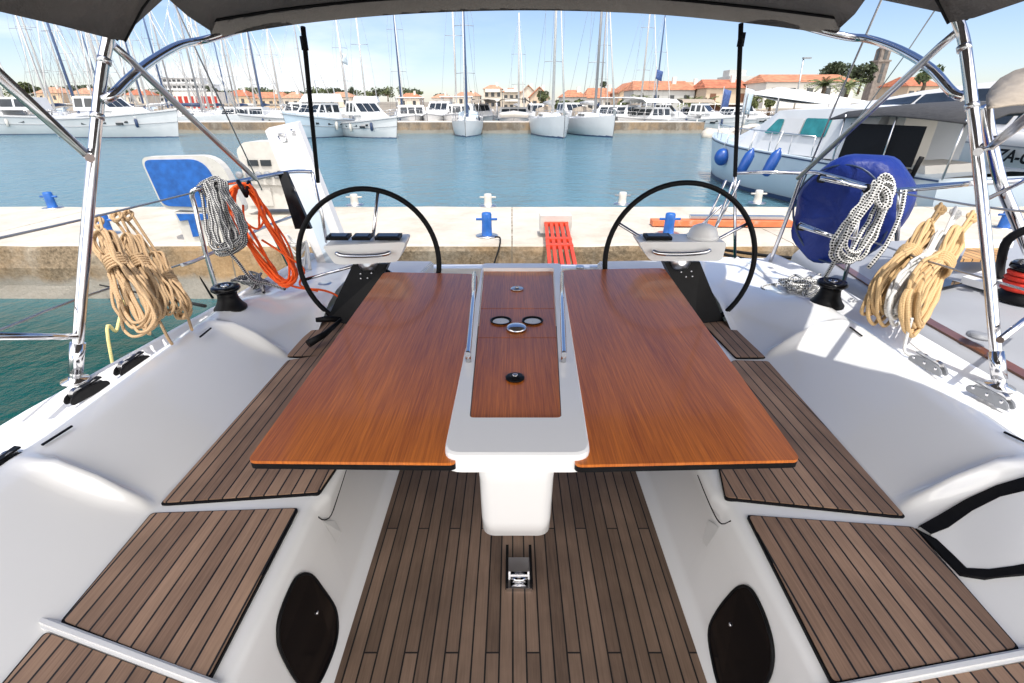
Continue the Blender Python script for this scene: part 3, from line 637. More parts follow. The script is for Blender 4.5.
motorboat(354, 0, 'white motor yacht with brown flat awning behind the bow pointing right', 9, 3.6, 1.4, R_(10), style='fly', Y=62, mast=14)
for px, Y, rz, st, lb in ((686, 62, 60, 'cruiser', 'small white cruiser behind the pier left of the peach house'), (708, 64, -70, 'stern', 'small open boat hauled out below the peach house terrace'), (726, 60, 50, 'cruiser', 'small white boat just left of the right black pole, below the terrace'), (752, 62, -60, 'stern', 'small pale boat ashore just right of the right black pole'), (774, 64, 70, 'cruiser', 'small white boat ashore under the white awning'), (480, 66, 20, 'cruiser', 'small boat just right of the blue masted sailboat'), (537, 62, -12, 'cruiser', 'white boat partly hidden by the middle sailboat')):
    motorboat(px, 0, lb, 7.5, 2.8, 1.0, R_(rz), style=st, Y=Y, group='small boats behind the pier', canopy='canvas2' if px in (708, 480) else None)
for px, py, Y, w, m_, lb in ((722, 100, 64, .9, 'flag', 'blue vertical banner on a pole beside the peach house'), (744, 100, 60, .9, 'bluehull', 'pale furled banner right of the black pole'), (655, 82, 58, .7, 'flag', 'dark blue flag hanging between two stays right of the sailboats'), (343, 66, 58, .5, 'bluehull', 'small pale flag high above the flybridge yacht')):
    P = PY(px, py, Y); t = thing('flag', lb, 'flag', (P.x, Y, WZ)); h_ = P.z-WZ
    b = MB(); b.tube([(0, 0, 0), (0, 0, h_+1.4)], .05, 5); b.build('pole', M['alu'], t, world=False)
    hh_ = 2.4 if py > 90 else .9
    b = MB(); b.grid([[(w*q, .12*math.sin(q*5+k), h_+1.2-hh_*k/4-.25*q) for q in (0, .25, .5, .75, 1)] for k in range(5)]); o_ = b.build('cloth', M[m_], t, world=False); o_.modifiers.new('t', 'SOLIDIFY').thickness = .02
# --- masts of the boats further left (each mast stands on its own sailboat)
mastlist = [(-40, 55, 60), (10, 62, 40), (28, 75, 86), (45, 58, 5), (58, 68, 95), (72, 80, 80), (88, 62, 10), (106, 74, 88), (122, 66, 8), (140, 82, 95), (158, 72, 84), (176, 88, 90), (192, 70, 12), (206, 84, 90), (228, 90, 85), (243, 76, 10), (256, 95, 92), (284, 96, 88), (333, 74, 20), (392, 68, 14), (518, 75, 8), (606, 78, 5), (648, 72, 14), (664, 80, 10)]
mastlist += [(18, 66, 20), (35, 84, 80), (50, 90, 10), (66, 94, 85), (80, 66, 15), (97, 92, 80), (114, 88, 12), (131, 70, 88), (149, 92, 10), (167, 64, 90), (184, 78, 20), (199, 96, 80), (218, 72, 10), (235, 98, 85), (262, 84, 15)]
looks = ['sagging blue boom cover', 'white furled jib', 'blue sail cover', 'cream sail cover', 'grey mast', 'bare white mast', 'low cabin', 'short spreaders', 'tall rig']
used_ = set()
for i, (px, Y, rz) in enumerate(mastlist):
    where = ('at the left edge of the photo' if px < 20 else 'left of the left bimini pole' if px < 85 else 'just right of the left bimini pole' if px < 130 else 'in front of the white passenger ship' if px < 215 else 'left of the black canopy pole' if px < 300 else 'right of the black canopy pole' if px < 420 else 'behind the three pier sailboats' if px < 620 else 'near the cream canopied motorboat')
    lab_ = 'far sailboat with %s, %s' % (looks[(i+i//8) % 9], where)
    for ex_ in ('', ', farther back', ', in shade', ', small'):
        if lab_+ex_ not in used_: lab_ += ex_; break
    used_.add(lab_)
    sailboat(px, 0, lab_, 10+i % 3, 3.3, 1.2, R_(rz), 13+(i*37 % 5), mastm=('mastwhite', 'alu', 'mastwhite', 'mastblue')[i % 4] if i not in (1,) else 'mastwhite', boomcover=('navy', 'canvas2', 'mastwhite')[i % 3], Y=Y, hood=i % 2 == 0, group='sailboats of the mast forest behind the pier')

# ================================================================= FAR SHORE
b = MB(); P = PY(204, 112, 235); t = thing('passenger_ship', 'white passenger ship with stacked decks behind the masts on the left', 'ship', (P.x, 235, WZ))
b.grid([[(-18, 0, 0), (-20, 0, 3.2)], [(18, 0, 0), (20, 0, 3.2)], [(18, 8, 0), (20, 8, 3.2)], [(-18, 8, 0), (-20, 8, 3.2)], [(-18, 0, 0), (-20, 0, 3.2)]], smooth=False); b.build('hull', M['white'], t, world=False)
for k in range(4):
    b = MB(); w = 38-k*7; b.box((-4-k*1.2, 4, 3.2+1.25+k*2.45), (w, 7.6-k*.6, 2.1)); b.box((-4-k*1.2, 4, 3.2+2.35+k*2.45), (w+1.2, 8.6-k*.6, .22)); d = b.build('deck', M['white'], t, world=False)
    b = MB()
    for q in range(int(w/2)-1): b.box((-4-k*1.2-w/2+2+q*2, .15+k*.3, 3.2+1.35+k*2.45), (1.3, .1, .9))
    b.build('window', M['glass'], d, world=False)
# red fronted boathouse
P = PY(197, 108, 150); t = thing('boathouse', 'low building with dark red striped doors right of the passenger ship', 'building', (P.x, 150, P.z-2))
b = MB(); b.box((0, 4, 3), (13, 8, 6)); b.build('wall', M['stucco'][1], t, world=False)
for q in range(8):
    b = MB(); b.box((-5.6+q*1.6, -.05, 3.2), (1.0, .12, 3.4)); b.build('door', M['red'], t, world=False)
# apartment blocks at left centre
for (x0, x1, yt, yb, lab, tl) in ((484, 502, 86, 112, 'pale apartment block with balconies, left one of the adjoining pair', 1), (503, 520, 89, 112, 'pale apartment block with balconies, right one of the adjoining pair', 0)):
    t = house(x0, x1, yt+3, yt-1, yb, 170, lab, 0, tl, depth=10, nwin=(3, 4), name='apartment_block', cat='building', hip=.3)
    w = PY(x1, yb, 170).x-PY(x0, yb, 170).x
    for k in range(3):
        b = MB(); b.box((0, -.7, 7.5-k*2.6), (w*.8, 1.2, .9)); b.build('balcony', M['stucco'][1], t, world=False)
houses = [
 (252, 283, 98, 92, 104, 165, 'peach house with orange roof left of the black canopy pole', 2, 0, .12, False),
 (283, 300, 98, 92, 104, 160, 'small orange roofed house touching the black canopy pole on its left', 0, 1, .3, False),
 (225, 250, 96, 90, 105, 190, 'orange roofed house behind the thin backstay wire', 2, 2, .3, False),
 (36, 62, 93, 87, 100, 200, 'pink walled house far left under the clouds', 2, 1, .3, False),
 (70, 92, 94, 88, 100, 190, 'pale roofed house far left beside the left bimini pole', 0, 1, .3, False),
 (126, 146, 95, 89, 102, 200, 'small orange roofed house between bimini pole and passenger ship', 0, 2, .3, False),
 (326, 352, 97, 92, 104, 180, 'low orange roofed house above the flybridge yacht', 0, 1, .3, False),
 (398, 420, 98, 93, 104, 185, 'low orange roofed house behind the brown awning boat', 0, 0, .3, False),
 (432, 450, 98, 94, 104, 185, 'small pale house left of the blue masted sailboat', 1, 1, .3, False),
 (455, 480, 96, 92, 106, 175, 'long low house with faded roof left of the apartment blocks', 0, 1, .2, False),
 (520, 536, 94, 86, 112, 150, 'steep roofed pinkish house right of the apartment blocks', 0, 1, .05, True),
 (530, 548, 97, 88, 112, 135, 'gabled orange roofed house behind the middle sailboat', 4, 0, .05, True),
 (562, 586, 97, 90, 108, 115, 'grey walled house with orange hipped roof between the two right sailboats', 3, 0, .3, False),
 (586, 620, 98, 88, 108, 120, 'long white house with orange roof behind the right sailboat', 1, 0, .1, False),
 (618, 640, 92, 84, 112, 112, 'peach gabled house right of the sailboat masts', 2, 0, .05, True),
 (632, 692, 90, 81, 112, 100, 'wide grey green house with big orange roof behind the cream canopy boat', 3, 0, .06, False),
 (684, 700, 90, 82, 112, 125, 'narrow pale house between the grey green and the peach house', 0, 1, .2, False),
 (752, 772, 88, 81, 112, 140, 'beige house half hidden behind the right black pole', 0, 1, .2, False),
 (905, 935, 86, 77, 100, 110, 'grey roofed house under the church tower', 4, 2, .1, False),
]
for (x0, x1, ye, yr, yb, Y, lab, w, r, hip, g) in houses: house(x0, x1, ye, yr, yb, Y, lab, w, r, hip=hip, gable=g, nwin=(2 if x1-x0 < 30 else 4, 2))
# peach house with brown shutters and balcony
t = house(703, 745, 88, 79.5, 114, 95, 'peach house with brown shutters and terrace beside the right black pole', 4, 2, hip=.03, depth=8, shutter=True, nwin=(3, 1), chimney=True)
w = PY(745, 112, 95).x-PY(703, 112, 95).x
b = MB(); b.box((0, -1.0, PY(720, 104, 95).z-t.location.z), (w, 2, .25)); b.build('balcony', M['stucco'][1], t, world=False)
b = MB(); b.box((0, -.1, PY(720, 109, 95).z-t.location.z), (w*.95, .2, 1.6)); b.build('terrace_front', M['shutter'], t, world=False)
# grey block
P = PY(745, 100, 130); t = thing('concrete_house', 'tall pale grey flat roofed house behind the right black pole', 'house', (P.x, 130, P.z-2)); H = PY(745, 76, 130).z-P.z+2
b = MB(); b.box((0, 4, H/2), (9, 8, H)); b.box((-2, 4, H+.7), (4, 4, 1.4)); b.build('wall', M['stucco'][3], t, world=False)
b = MB(); b.box((1.5, -.03, H-3), (1, .1, 1.6)); b.build('window', M['window'], t, world=False)
# long white house with orange roof, right
t = house(764, 852, 82, 74.5, 98, 88, 'long white house with orange roof behind the white awning', 1, 0, hip=.04, depth=9, nwin=(5, 1), chimney=False)
# church tower
P = PY(872, 92, 140); t = thing('church_tower', 'old stone bell tower rising behind the pine trees on the right', 'tower', (P.x, 140, P.z-2)); H = PY(870, 46, 140).z-P.z+2
b = MB(); b.box((0, 0, H*.36), (2.8, 2.8, H*.72)); b.build('wall', M['tower'], t, world=False)
b = MB(); b.box((0, 0, H*.73), (3.2, 3.2, .4)); b.box((0, 0, H*.84), (2.3, 2.3, H*.2)); b.build('belfry', M['tower'], t, world=False)
b = MB(); b.lathe([(1.6, H*.94), (.9, H*1.0), (.05, H*1.06)], n=8); b.build('spire', M['tower'], t, world=False)
for z_, s_ in ((.84, 1.18), (.6, 1.42), (.42, 1.42)):
    b = MB(); b.box((0, -s_, H*z_), (.8, .12, 2.0)); b.box((-s_, 0, H*z_), (.12, .8, 2.0)); b.build('opening', M['window'], t, world=False)
# street lamp
P = PY(796, 100, 70); t = thing('street_lamp', 'grey street lamp in front of the long orange roofed house', 'street lamp', P); T = PY(802, 58, 70)-P
b = MB(); b.tube([(0, 0, -2), (T.x*.2, 0, T.z*.5), (T.x*.5, 0, T.z)], .09, 6); b.build('pole', M['steel'], t, world=False)
b = MB(); b.box((T.x*.5+.4, 0, T.z), (1.0, .35, .16)); b.build('lamp_head', M['sock'], t, world=False)
# trees
tl = [(790+0, 0, 0)]
for i, (px, yb, yt, Y, w, k, lab) in enumerate([
 (835, 90, 62, 120, 34, 'leaf2', 'dark umbrella pine just left of the church tower'), (858, 92, 64, 118, 30, 'leaf2', 'umbrella pine in front of the church tower'), (822, 92, 66, 125, 22, 'leaf2', 'leftmost umbrella pine behind the long orange roof'),
 (920, 96, 62, 60, 24, 'palm', 'bushy light green tree under the right stainless bow'), (1015, 84, 70, 90, 14, 'leaf2', 'dark tree at the right edge above the big yacht'),
 (543, 112, 89, 105, 14, 'leaf', 'round dark tree behind the middle sailboat'), (560, 113, 101, 95, 18, 'leaf', 'low tree between middle and right sailboat'), (575, 113, 102, 90, 16, 'leaf', 'low olive tree in front of the grey walled house'), (604, 90, 80, 140, 8, 'leaf2', 'small cypress above the long white house'),
 (622, 112, 100, 90, 12, 'leaf', 'small bush tree under the peach gabled house'), (752, 113, 96, 85, 12, 'palm', 'green tree right of the right black pole'), (768, 114, 96, 80, 12, 'palm', 'light green tree under the white awning'),
 (270, 98, 90, 190, 18, 'leaf', 'tree behind the peach house on the left'), (314, 100, 91, 170, 22, 'leaf', 'tree just right of the left black pole'), (334, 96, 88, 210, 16, 'leaf2', 'tree above the flybridge yacht'), (352, 98, 86, 200, 8, 'leaf2', 'pointed cypress above the white motor yachts'), (388, 100, 90, 190, 14, 'leaf', 'round tree behind the brown awning boat'), (414, 98, 91, 210, 20, 'leaf', 'far tree left of the hardtop boat'), (443, 100, 93, 200, 16, 'leaf2', 'far tree beside the hardtop mast'),
 (470, 100, 90, 200, 12, 'leaf', 'tree left of the apartment blocks'), (24, 96, 83, 220, 34, 'leaf', 'leftmost dark tree on the skyline'), (56, 98, 86, 210, 26, 'leaf', 'skyline tree left of the left bimini pole'), (84, 98, 84, 215, 24, 'leaf2', 'skyline tree at the left bimini pole'), (120, 98, 87, 220, 26, 'leaf', 'skyline tree right of the left bimini pole'), (216, 98, 86, 220, 16, 'leaf2', 'skyline tree right of the passenger ship')]):
    tree(px, yb, yt, Y, lab, k, w, 20+i, n=900 if w > 28 else 420)
hill = ['left end of the skyline', 'left of the left bimini pole', 'right of the left bimini pole', 'above the passenger ship', 'left of the black canopy pole', 'right of the black canopy pole', 'above the white motor yachts']
for i in range(34):
    px = 4+i*12.5+random.uniform(-4, 4)
    tree(px, 100, 88.5+random.uniform(-3, 3), 230+random.uniform(-8, 25), 'far %s tree on the skyline, %s' % (('dark', 'olive', 'pale green', 'low', 'broad')[i % 5], hill[min(6, i//5)]), 'leaf2' if i % 3 == 0 else 'leaf', random.uniform(15, 24), 80+i, group='skyline trees across the harbour', n=260)
palm(688, 114, 100, 75, 'bushy palm in front of the grey green house', 1); palm(704, 112, 101, 78, 'small palm beside the peach house', 2)
palm(822, 94, 83, 62, 'palm in front of the long white house left of the wire', 3); palm(846, 95, 84, 64, 'palm at the right end of the long white house', 4); palm(640, 112, 97, 88, 'palm left of the grey green house', 5)
for i, (px, py, Y) in enumerate([(905, 62, 40), (985, 60, 55)]): pass
# rocks at pier end, cars/parked things as small boats on shore
for i in range(34):
    rnd = random.Random(i); px = rnd.uniform(700, 800); P = PZ(px, rnd.uniform(126, 138), WZ+.1)
    if P.y < 40: continue
    b = MB(); r = rnd.uniform(.5, 1.1); b.ball(P, r, r*.8, r*.6, n=6)
    for v in b.b.verts: v.co += (v.co-P)*.35*noise.noise(v.co*1.7)
    o = b.build('rock', M['rock']); tag(o, 'pale breakwater boulder at the right end of the far pier', 'rock', 'breakwater boulders')
# shoreline awning
A = [PY(748, 93, 42), PY(782, 87, 46), PY(870, 101, 34), PY(830, 104, 31)]
t = thing('awning', 'large white fabric awning stretched above the white cruiser', 'awning', A[0])
b = MB(); b.grid([[A[0].lerp(A[1], s).lerp(A[3].lerp(A[2], s), q)+V(0, 0, -.5*math.sin(math.pi*q)*.5) for s in (0, .25, .5, .75, 1)] for q in (0, .2, .4, .6, .8, 1)]); b.prism([a+V(0, 0, -.02) for a in A], (0, 0, -.03)); b.build('fabric', M['awning'], t)
b = MB()
for p in (A[0], A[1], A[0].lerp(A[3], .45), A[3]): b.tube([p, V(p.x, p.y, WZ)], .06, 6)
b.build('post', M['alu'], t)

# ================================================================= QUAY OBJECTS
def bollard(px, py, label, m, h=.28, topm=None):
    P = PZ(px, py, QZ); t = thing('bollard', label, 'bollard', P, 0, 'bollards along the quay')
    b = MB(); b.lathe([(.085, .0), (.075, .02), (.07, h*.5), (.07, h-.02), (.06, h), (.01, h+.004)], n=18); b.build('post', m, t, world=False)
    b = MB(); b.tube([(-.15, 0, h*.72), (.15, 0, h*.72)], .017, 8); b.build('cross_bar', topm or m, t, world=False)
    b = MB(); b.lathe([(.16, .0), (.16, .012), (.02, .016)], n=18); b.build('base_plate', M['steel'], t, world=False); return t
bollard(53, 208, 'blue bollard on the far edge of the quay at the left', M['bluepaint'])
bollard(488, 206, 'white bollard on the far quay edge behind the table', M['whitepaint'], .22)
bollard(487, 236, 'blue bollard on the near quay edge behind the table', M['bluepaint'], .33)
bollard(622, 204, 'white bollard with grey band left of the right wheel', M['whitepaint'], .22, topm=M['sock'])
bollard(668, 234, 'blue bollard seen through the right steering wheel', M['bluepaint'], .30)
bollard(757, 203, 'white bollard stained with rust beside the white cruiser hull', M['whitepaint'], .24)
bollard(108, 234, 'blue bollard behind the tan rope coils', M['bluepaint'])
bollard(1003, 228, 'blue bollard between the right bimini poles', M['bluepaint'])
bollard(355, 205, 'white bollard behind the left steering wheel', M['whitepaint'], .2)
# orange gangway with concrete block
t = thing('orange_gangway', 'orange slotted plastic gangway with a white end leaning on the quay edge', 'gangway', PZ(558, 226, QZ))
a = PZ(556, 223, QZ+.2); e = PY(563, 270, 5.1)
b = MB(); d = (e-a); L1 = d.length; dn = d.normalized(); sdv = V(1, 0, 0)
for k in range(5): o = sdv*(-.14+k*.07); b.bar(a+o, e+o, .040, .05)
for q in (0.02, .42, .56, .98): b.bar(a+d*q-sdv*.165, a+d*q+sdv*.165, .10, .052)
b.build('slotted_board', M['orangeplastic'], t, bevel=.006)
b = MB(); b.box(a+V(0, .12, -.02), (.44, .28, .24)); b.build('end_block', M['whitepaint'], t, bevel=.02)
# orange bar lying on the quay
t = thing('orange_passerelle', 'long faded orange board lying along the quay behind the right wheel', 'gangboard', PZ(720, 228, QZ))
p0 = PZ(651, 226, QZ); p1 = PZ(790, 227, QZ)
b = MB(); b.bar(p0+V(0, 0, .06), p1+V(0, 0, .06), .20, .08); b.build('board', M['orangebar'], t, bevel=.02)
b = MB(); b.bar(p0+V(.6, .05, .135), p1+V(-.1, .05, .135), .12, .045); b.build('rail', M['steel'], t, bevel=.01)
# folded passerelle with blue panel at left
t = thing('folded_gangplank', 'white framed board with bright blue panel standing upright on the quay at the left', 'gangplank', PZ(205, 250, QZ))
def at(px, py, Y=6.6): return PY(px, py, Y)
b = MB(); fr = rquad([at(140, 155), at(222, 154), at(262, 245), at(170, 212)], .01, 2)
outer = rquad([at(139, 157), at(217, 155), at(247, 214), at(163, 209)], [.12, .25, .15, .12], 6)
b.prism(outer, (0, .14, 0)); b.build('frame', M['whitepaint'], t, bevel=.012)
inner = rquad([at(142, 160, 6.58), at(203, 159, 6.58), at(228, 208, 6.58), at(163, 206, 6.58)], [.10, .2, .12, .1], 6)
b = MB(); b.prism(inner, (0, .03, 0)); b.build('blue_panel', M['bluepaint'], t)
b = MB(); b.prism([at(174, 212), at(222, 213), at(258, 292), at(205, 292)], (0, .16, 0)); b.build('leg', M['whitepaint'], t, bevel=.02)
b = MB(); b.prism([at(176, 214, 6.575), at(208, 214, 6.575), at(208, 219, 6.575), at(197, 221, 6.575), at(200, 236, 6.575), at(193, 237, 6.575), at(188, 220, 6.575), at(180, 221, 6.575)], (0, .02, 0)); b.build('paint_patch', M['bluepaint'], t)
b = MB(); b.tube([at(184, 250, 6.5), at(192, 262, 6.5), at(213, 298, 6.45)], .02, 6); b.build('side_bar', M['black'], t)
# service pedestal
t = thing('service_pedestal', 'white shore power pedestal with two dark meters and a row of sockets', 'power pedestal', PZ(272, 209, QZ))
f = 8.4
def pb(x0, y0, x1, y1, Y, dep, m, nm, bev=.02):
    a_ = PY(x0, y1, Y); c_ = PY(x1, y0, Y); b = MB(); b.box(((a_.x+c_.x)/2, Y+dep/2, (a_.z+c_.z)/2), (abs(c_.x-a_.x), dep, abs(c_.z-a_.z))); return b.build(nm, m, t, bevel=bev)
b = MB(); b.prism(rquad([PY(236, 150, f), PY(243, 142, f), PY(290, 141, f), PY(292, 186, f), PY(246, 184, f)], .06, 4), (0, .5, 0)); b.build('housing', M['whitepaint'], t, bevel=.02)
pb(248, 184, 286, 209, f+.05, .4, M['whitepaint'], 'base'); 
for x in (248, 261): pb(x, 160, x+9, 166, f-.02, .03, M['glass'], 'meter', .004)
for x in (240, 250, 259, 268, 277):
    P = PY(x, 175, f-.01); b = MB(); b.lathe([(.055, 0), (.06, .03), (.03, .05)], P, 14, Matrix.Rotation(math.pi/2, 3, 'X')); b.build('socket', M['sock'], t)
pb(250, 188, 270, 206, f+.03, .02, M['whitepaint'], 'door', .004)
# mooring lines over the quay edge
def line(name, label, pts, r, m, cat='rope', sm=8, group=None):
    b = MB(); b.tube(pts, r, 7, sm=sm); o = b.build(name, m); tag(o, label, cat, group); return o
line('mooring_line', 'black mooring line hanging from the blue bollard over the quay edge', [PZ(495, 237, QZ+.03), PZ(500, 238, QZ+.03), PY(499, 248, QY0-.04), PY(493, 268, QY0-.1), PY(490, 290, QY0-.4)], .012, M['mooring'])
line('mooring_line', 'upper black mooring line running right behind the right wheel', [PY(640, 236, 6.7), PY(700, 246, 6.0), PY(770, 256, 5.2), PY(860, 262, 4.6)], .018, M['mooring'])
line('mooring_line', 'lower black mooring line running right under the blue cover', [PY(690, 246, 6.0), PY(740, 258, 5.2), PY(800, 270, 4.4), PY(850, 283, 3.8)], .018, M['mooring'])
line('mooring_line', 'yellow mooring line dropping to the water beside the tan coils', [PX(124, 300, -1.78), PX(117, 330, -1.80), PX(111, 356, -1.80), V(-1.85, 1.75, WZ)], .007, M['yrope'])
line('mooring_line', 'dark thin line from the gunwale to the left quay', [PZ(205, 306, .5), PY(150, 295, 4), PY(100, 285, 6.4)], .01, M['mooring'])

# ================================================================= OUR YACHT
yacht = thing('yacht_cockpit', 'white sailing yacht cockpit with teak benches and sole filling the foreground', 'sailboat', (0, 1.2, 0))
TK = .006
# ---- side coamings, lofted along Y
def coam(side):
    s = side
    def hx(Y):    # hull edge
        if s < 0: return -1.70+.13*max(0, min(1, (Y-1.35)/1.06))+.12*max(0, (Y-2.4))
        return 1.86+.03*max(0, Y-1.0)-.15*max(0, Y-3.0)
    def sx(Y):    # seat outer edge
        return (-1.055 if s < 0 else (1.13+.06*max(0, min(1, Y-1.0))))
    rows = []; Ys = [-1.0, -.3, .1, .4, .6, .8, .9, 1.0, 1.03, 1.045, 1.06, 1.07, 1.08, 1.09, 1.10, 1.11, 1.12, 1.135, 1.15, 1.18, 1.25, 1.4, 1.6, 1.8, 1.92, 1.98, 2.0, 2.015, 2.03, 2.04, 2.05, 2.06, 2.07, 2.08, 2.09, 2.105, 2.12, 2.15, 2.25, 2.35, 2.45, 2.55, 2.7, 2.9, 3.1, 3.3, 3.38]
    for Y in Ys:
        h = hx(Y); q = sx(Y); w = (h-q)*s    # lateral room, positive
        def g(c, wd): return math.exp(-((Y-c)/wd)**2)
        rid = min(1, g(1.09, .024)+g(2.06, .026)+(g(.70, .035) if s > 9 else 0))       # raised ribs
        aft = max(0, min(1, (Y-2.3)/.45)); aft = aft*aft*(3-2*aft)
        zc = .605-.075*aft; zd = .545-.02*aft
        ci = (.305-.02*(1-rid))            # crest inner
        pr = [(w+.02, -1.6), (w+.03, -.3), (w+.02, .40), (w+.005, .50), (w-.01, .548), (w-.035, .562), (w-.055, .556), (w-.075, zd), (.43, zd-.004), (.405, zd+.01), (.392, zc-.012), (.38, zc-.002), (.36, zc), (.33, zc+.002), (ci-.0+.02*(1-rid), zc-.001), (.235+.035*(1-rid), zc-.010-.006*(1-rid)), (.19+.04*(1-rid), zc-.034-.016*(1-rid)), (.14+.04*(1-rid), zc-.064-.02*(1-rid)), (.09+.03*(1-rid), zc-.110-.012*(1-rid)), (.045+.012*(1-rid), zc-.152), (.015, zc-.178), (0, .42), (-.03, .418)]
        if aft > 0:
            pr = [(a, b_ if i < 12 else b_*(1-aft)+(zc-.0)*aft) for i, (a, b_) in enumerate(pr)]
        pr = [(a-(.012*rid if .03 < a < .30 else 0), b_+(.007*rid if .03 < a < .34 else 0)) for a, b_ in pr]
        rows.append([(q+s*a, Y, b_) for a, b_ in pr])
    b = MB(); b.grid(rows); return b.build('coaming', M['gel'], yacht), hx, sx
coL, hxL, sxL = coam(-1); coR, hxR, sxR = coam(1)
# ---- seats (white moulding) and fascias
def bench(s):
    cx = .03; rows = []
    for Y in (-1.0, .3, .60, .9, 1.10, 1.115, 1.16, 1.175, 1.3, 1.8, 2.4, 2.62):
        o = sxL(Y)+.02 if s < 0 else sxR(Y)-.02
        inn = (-.60 if s < 0 else .655)
        if Y > 1.14: inn = inn+s*-.02
        k = -s*(.0 if Y < 1.14 else -.03)
        rec = 0
        f0 = (-.535 if s < 0 else .585)
        rows.append([(o, Y, .418), (inn+s*.03, Y, .418), (inn+s*.008, Y, .415), (inn-s*.006, Y, .404), (inn-s*.012, Y, .385), (inn-s*.02+k, Y, .30), (f0+s*.015, Y, .06), (f0+s*.004, Y, .03), (f0-s*.018, Y, .012), (f0-s*.022, Y, .0)])
    b = MB(); b.grid(rows); return b.build('bench', M['gel'], yacht)
beL = bench(-1); beR = bench(1)
from mathutils.bvhtree import BVHTree
def bvh(o):
    vs = [v.co+yacht.location for v in o.data.vertices]; return BVHTree.FromPolygons(vs, [tuple(p.vertices) for p in o.data.polygons])
TR = {k: bvh(o) for k, o in (('cl', coL), ('cr', coR), ('bl', beL), ('br', beR))}
def hit(k, px, py, off=.004):
    r = ray(px, py).normalized(); h, n_, i, d = TR[k].ray_cast(CAM, r)
    if h is None: return PZ(px, py, .5)
    if n_.dot(r) > 0: n_ = -n_
    return h+n_*off
b = MB()
for s in (-1, 1):
    o = -1.10 if s < 0 else 1.23; i_ = -.60 if s < 0 else .64
    b.box(((o+i_)/2, 2.83, .22), (abs(o-i_), .42, .40))
b.build('helm_step', M['gel'], yacht, bevel=.02)
# ---- hatch recess notches (small ledge) on the fascia
for k_, pts in (('bl', [(322, 521), (334, 521), (341, 533), (336, 543)]), ('br', [(709, 520), (720, 527), (707, 548), (703, 541)])):
    P = [hit(k_, px, py, .003) for px, py in pts]; b = MB(); b.poly(P); b.build('latch_recess', M['gel2'], yacht)
b = MB()
b.tube([hit('bl', *p, .001) for p in ((346, 470), (338, 495), (331, 515), (324, 520), (318, 517))], .002, 5, sm=3); b.tube([hit('br', *p, .001) for p in ((698, 475), (706, 495), (715, 515), (722, 524), (731, 521))], .002, 5, sm=3)
b.build('hatch_seam', M['black'], yacht)
# ---- teak sole
b = MB(); b.box((.025, 1.25, -.02), (1.16, 4.4, .04)); b.build('teak_sole', M['sole'], yacht)
# ---- teak seat panels
def panel(pts, z, r=.012, m='seat'):
    P = [PZ(px, py, z) for px, py in pts]; c = sum(P, Vector())/len(P)
    b = MB(); b.prism([p+V(0, 0, -.004) for p in rquad([c+(p-c)*1.0 for p in P], r)], (0, 0, .009)); bk = b.build('panel_edge', M['rubber'], yacht)
    b = MB(); Q = [p+(c-p).normalized()*.007 for p in P]
    b.prism([p+V(0, 0, .004) for p in rquad(Q, r)], (0, 0, .004)); o = b.build('teak_seat', M[m], yacht); return o
ZS = .42
panel([(60, 624), (210, 682), (299, 509), (152, 514)], ZS+.0)
panel([(160, 506), (319, 495), (420, 345), (392, 345), (288, 361)], ZS)
panel([(286, 358), (342, 357), (362, 318), (311, 318)], ZS)
panel([(746, 516), (913, 528), (1020, 651), (832, 686)], ZS)
panel([(725, 500), (906, 519), (768, 362), (734, 361), (700, 380)], ZS)
panel([(736, 359), (766, 359), (727, 322), (700, 322)], ZS)
# ---- lower near steps beyond a glossy edge
for pts in ([(46, 633), (208, 693), (190, 760), (-10, 700)], [(836, 697), (1030, 662), (1060, 740), (850, 760)]):
    panel(pts, ZS)
b = MB(); b.bar(PZ(30, 618, ZS+.006), PZ(222, 690, ZS+.006), .022, .02); b.bar(PZ(820, 694, ZS+.006), PZ(1040, 652, ZS+.006), .022, .02); b.build('edge_trim', M['gel2'], yacht, bevel=.006)
# ---- speaker / pocket openings on the fascias
for s, pts in ((-1, [(278, 616), (288, 590), (297, 576), (309, 575), (320, 588), (333, 608), (336, 628), (332, 650), (318, 682), (306, 690), (294, 680), (279, 652), (276, 634)]), (1, [(711, 630), (718, 613), (730, 597), (741, 587), (752, 589), (763, 608), (772, 634), (775, 656), (771, 678), (758, 696), (738, 702), (722, 692), (713, 655)])):
    P = [hit('bl' if s < 0 else 'br', px, py, .006) for px, py in pts]
    P = smooth_pts(P, 4, True); b = MB(); b.prism(P, (s*.02, 0, 0)); o = b.build('speaker_cover', M['gloss_black'], yacht)
    b = MB(); b.tube(P, .004, 6, closed=True); b.build('speaker_rim', M['rubber'], o)
    cx_ = sum(P, Vector())/len(P); b = MB(); b.ball(cx_+V(-s*.004, .05, -.01), .004, .006, .006, n=8); b.build('latch_button', M['chrome'], o)
# ---- black edged locker hatch on right coaming
def on_coam(px, py, x_guess):
    return hit('cr', px, py, .002)
def _unused(px, py):
    p = PZ(px, py, .5)
    for _ in range(20):
        a = p.x-sxR(p.y)
        z = .42+max(0, min(.185, a*.185/.16)); p = PZ(px, py, z+.004)
    return p
def strip_band(pairs, nm, m, lift=.006, par=yacht):
    b = MB(); b.grid([[on_coam(*a, 0)+V(0, 0, lift), on_coam(*c, 0)+V(0, 0, lift)] for a, c in pairs]); b.grid([[on_coam(*a, 0)+V(0, 0, lift-.02), on_coam(*a, 0)+V(0, 0, lift)] for a, c in pairs]); b.grid([[on_coam(*c, 0)+V(0, 0, lift), on_coam(*c, 0)+V(0, 0, lift-.02)] for a, c in pairs])
    return b.build(nm, m, par)
ht = strip_band([((918, 528), (930, 536)), ((938, 517), (948, 529)), ((965, 501), (972, 512)), ((995, 487), (1000, 498)), ((1030, 477), (1034, 490)), ((1060, 470), (1062, 480))], 'hatch_gasket', M['rubber'])
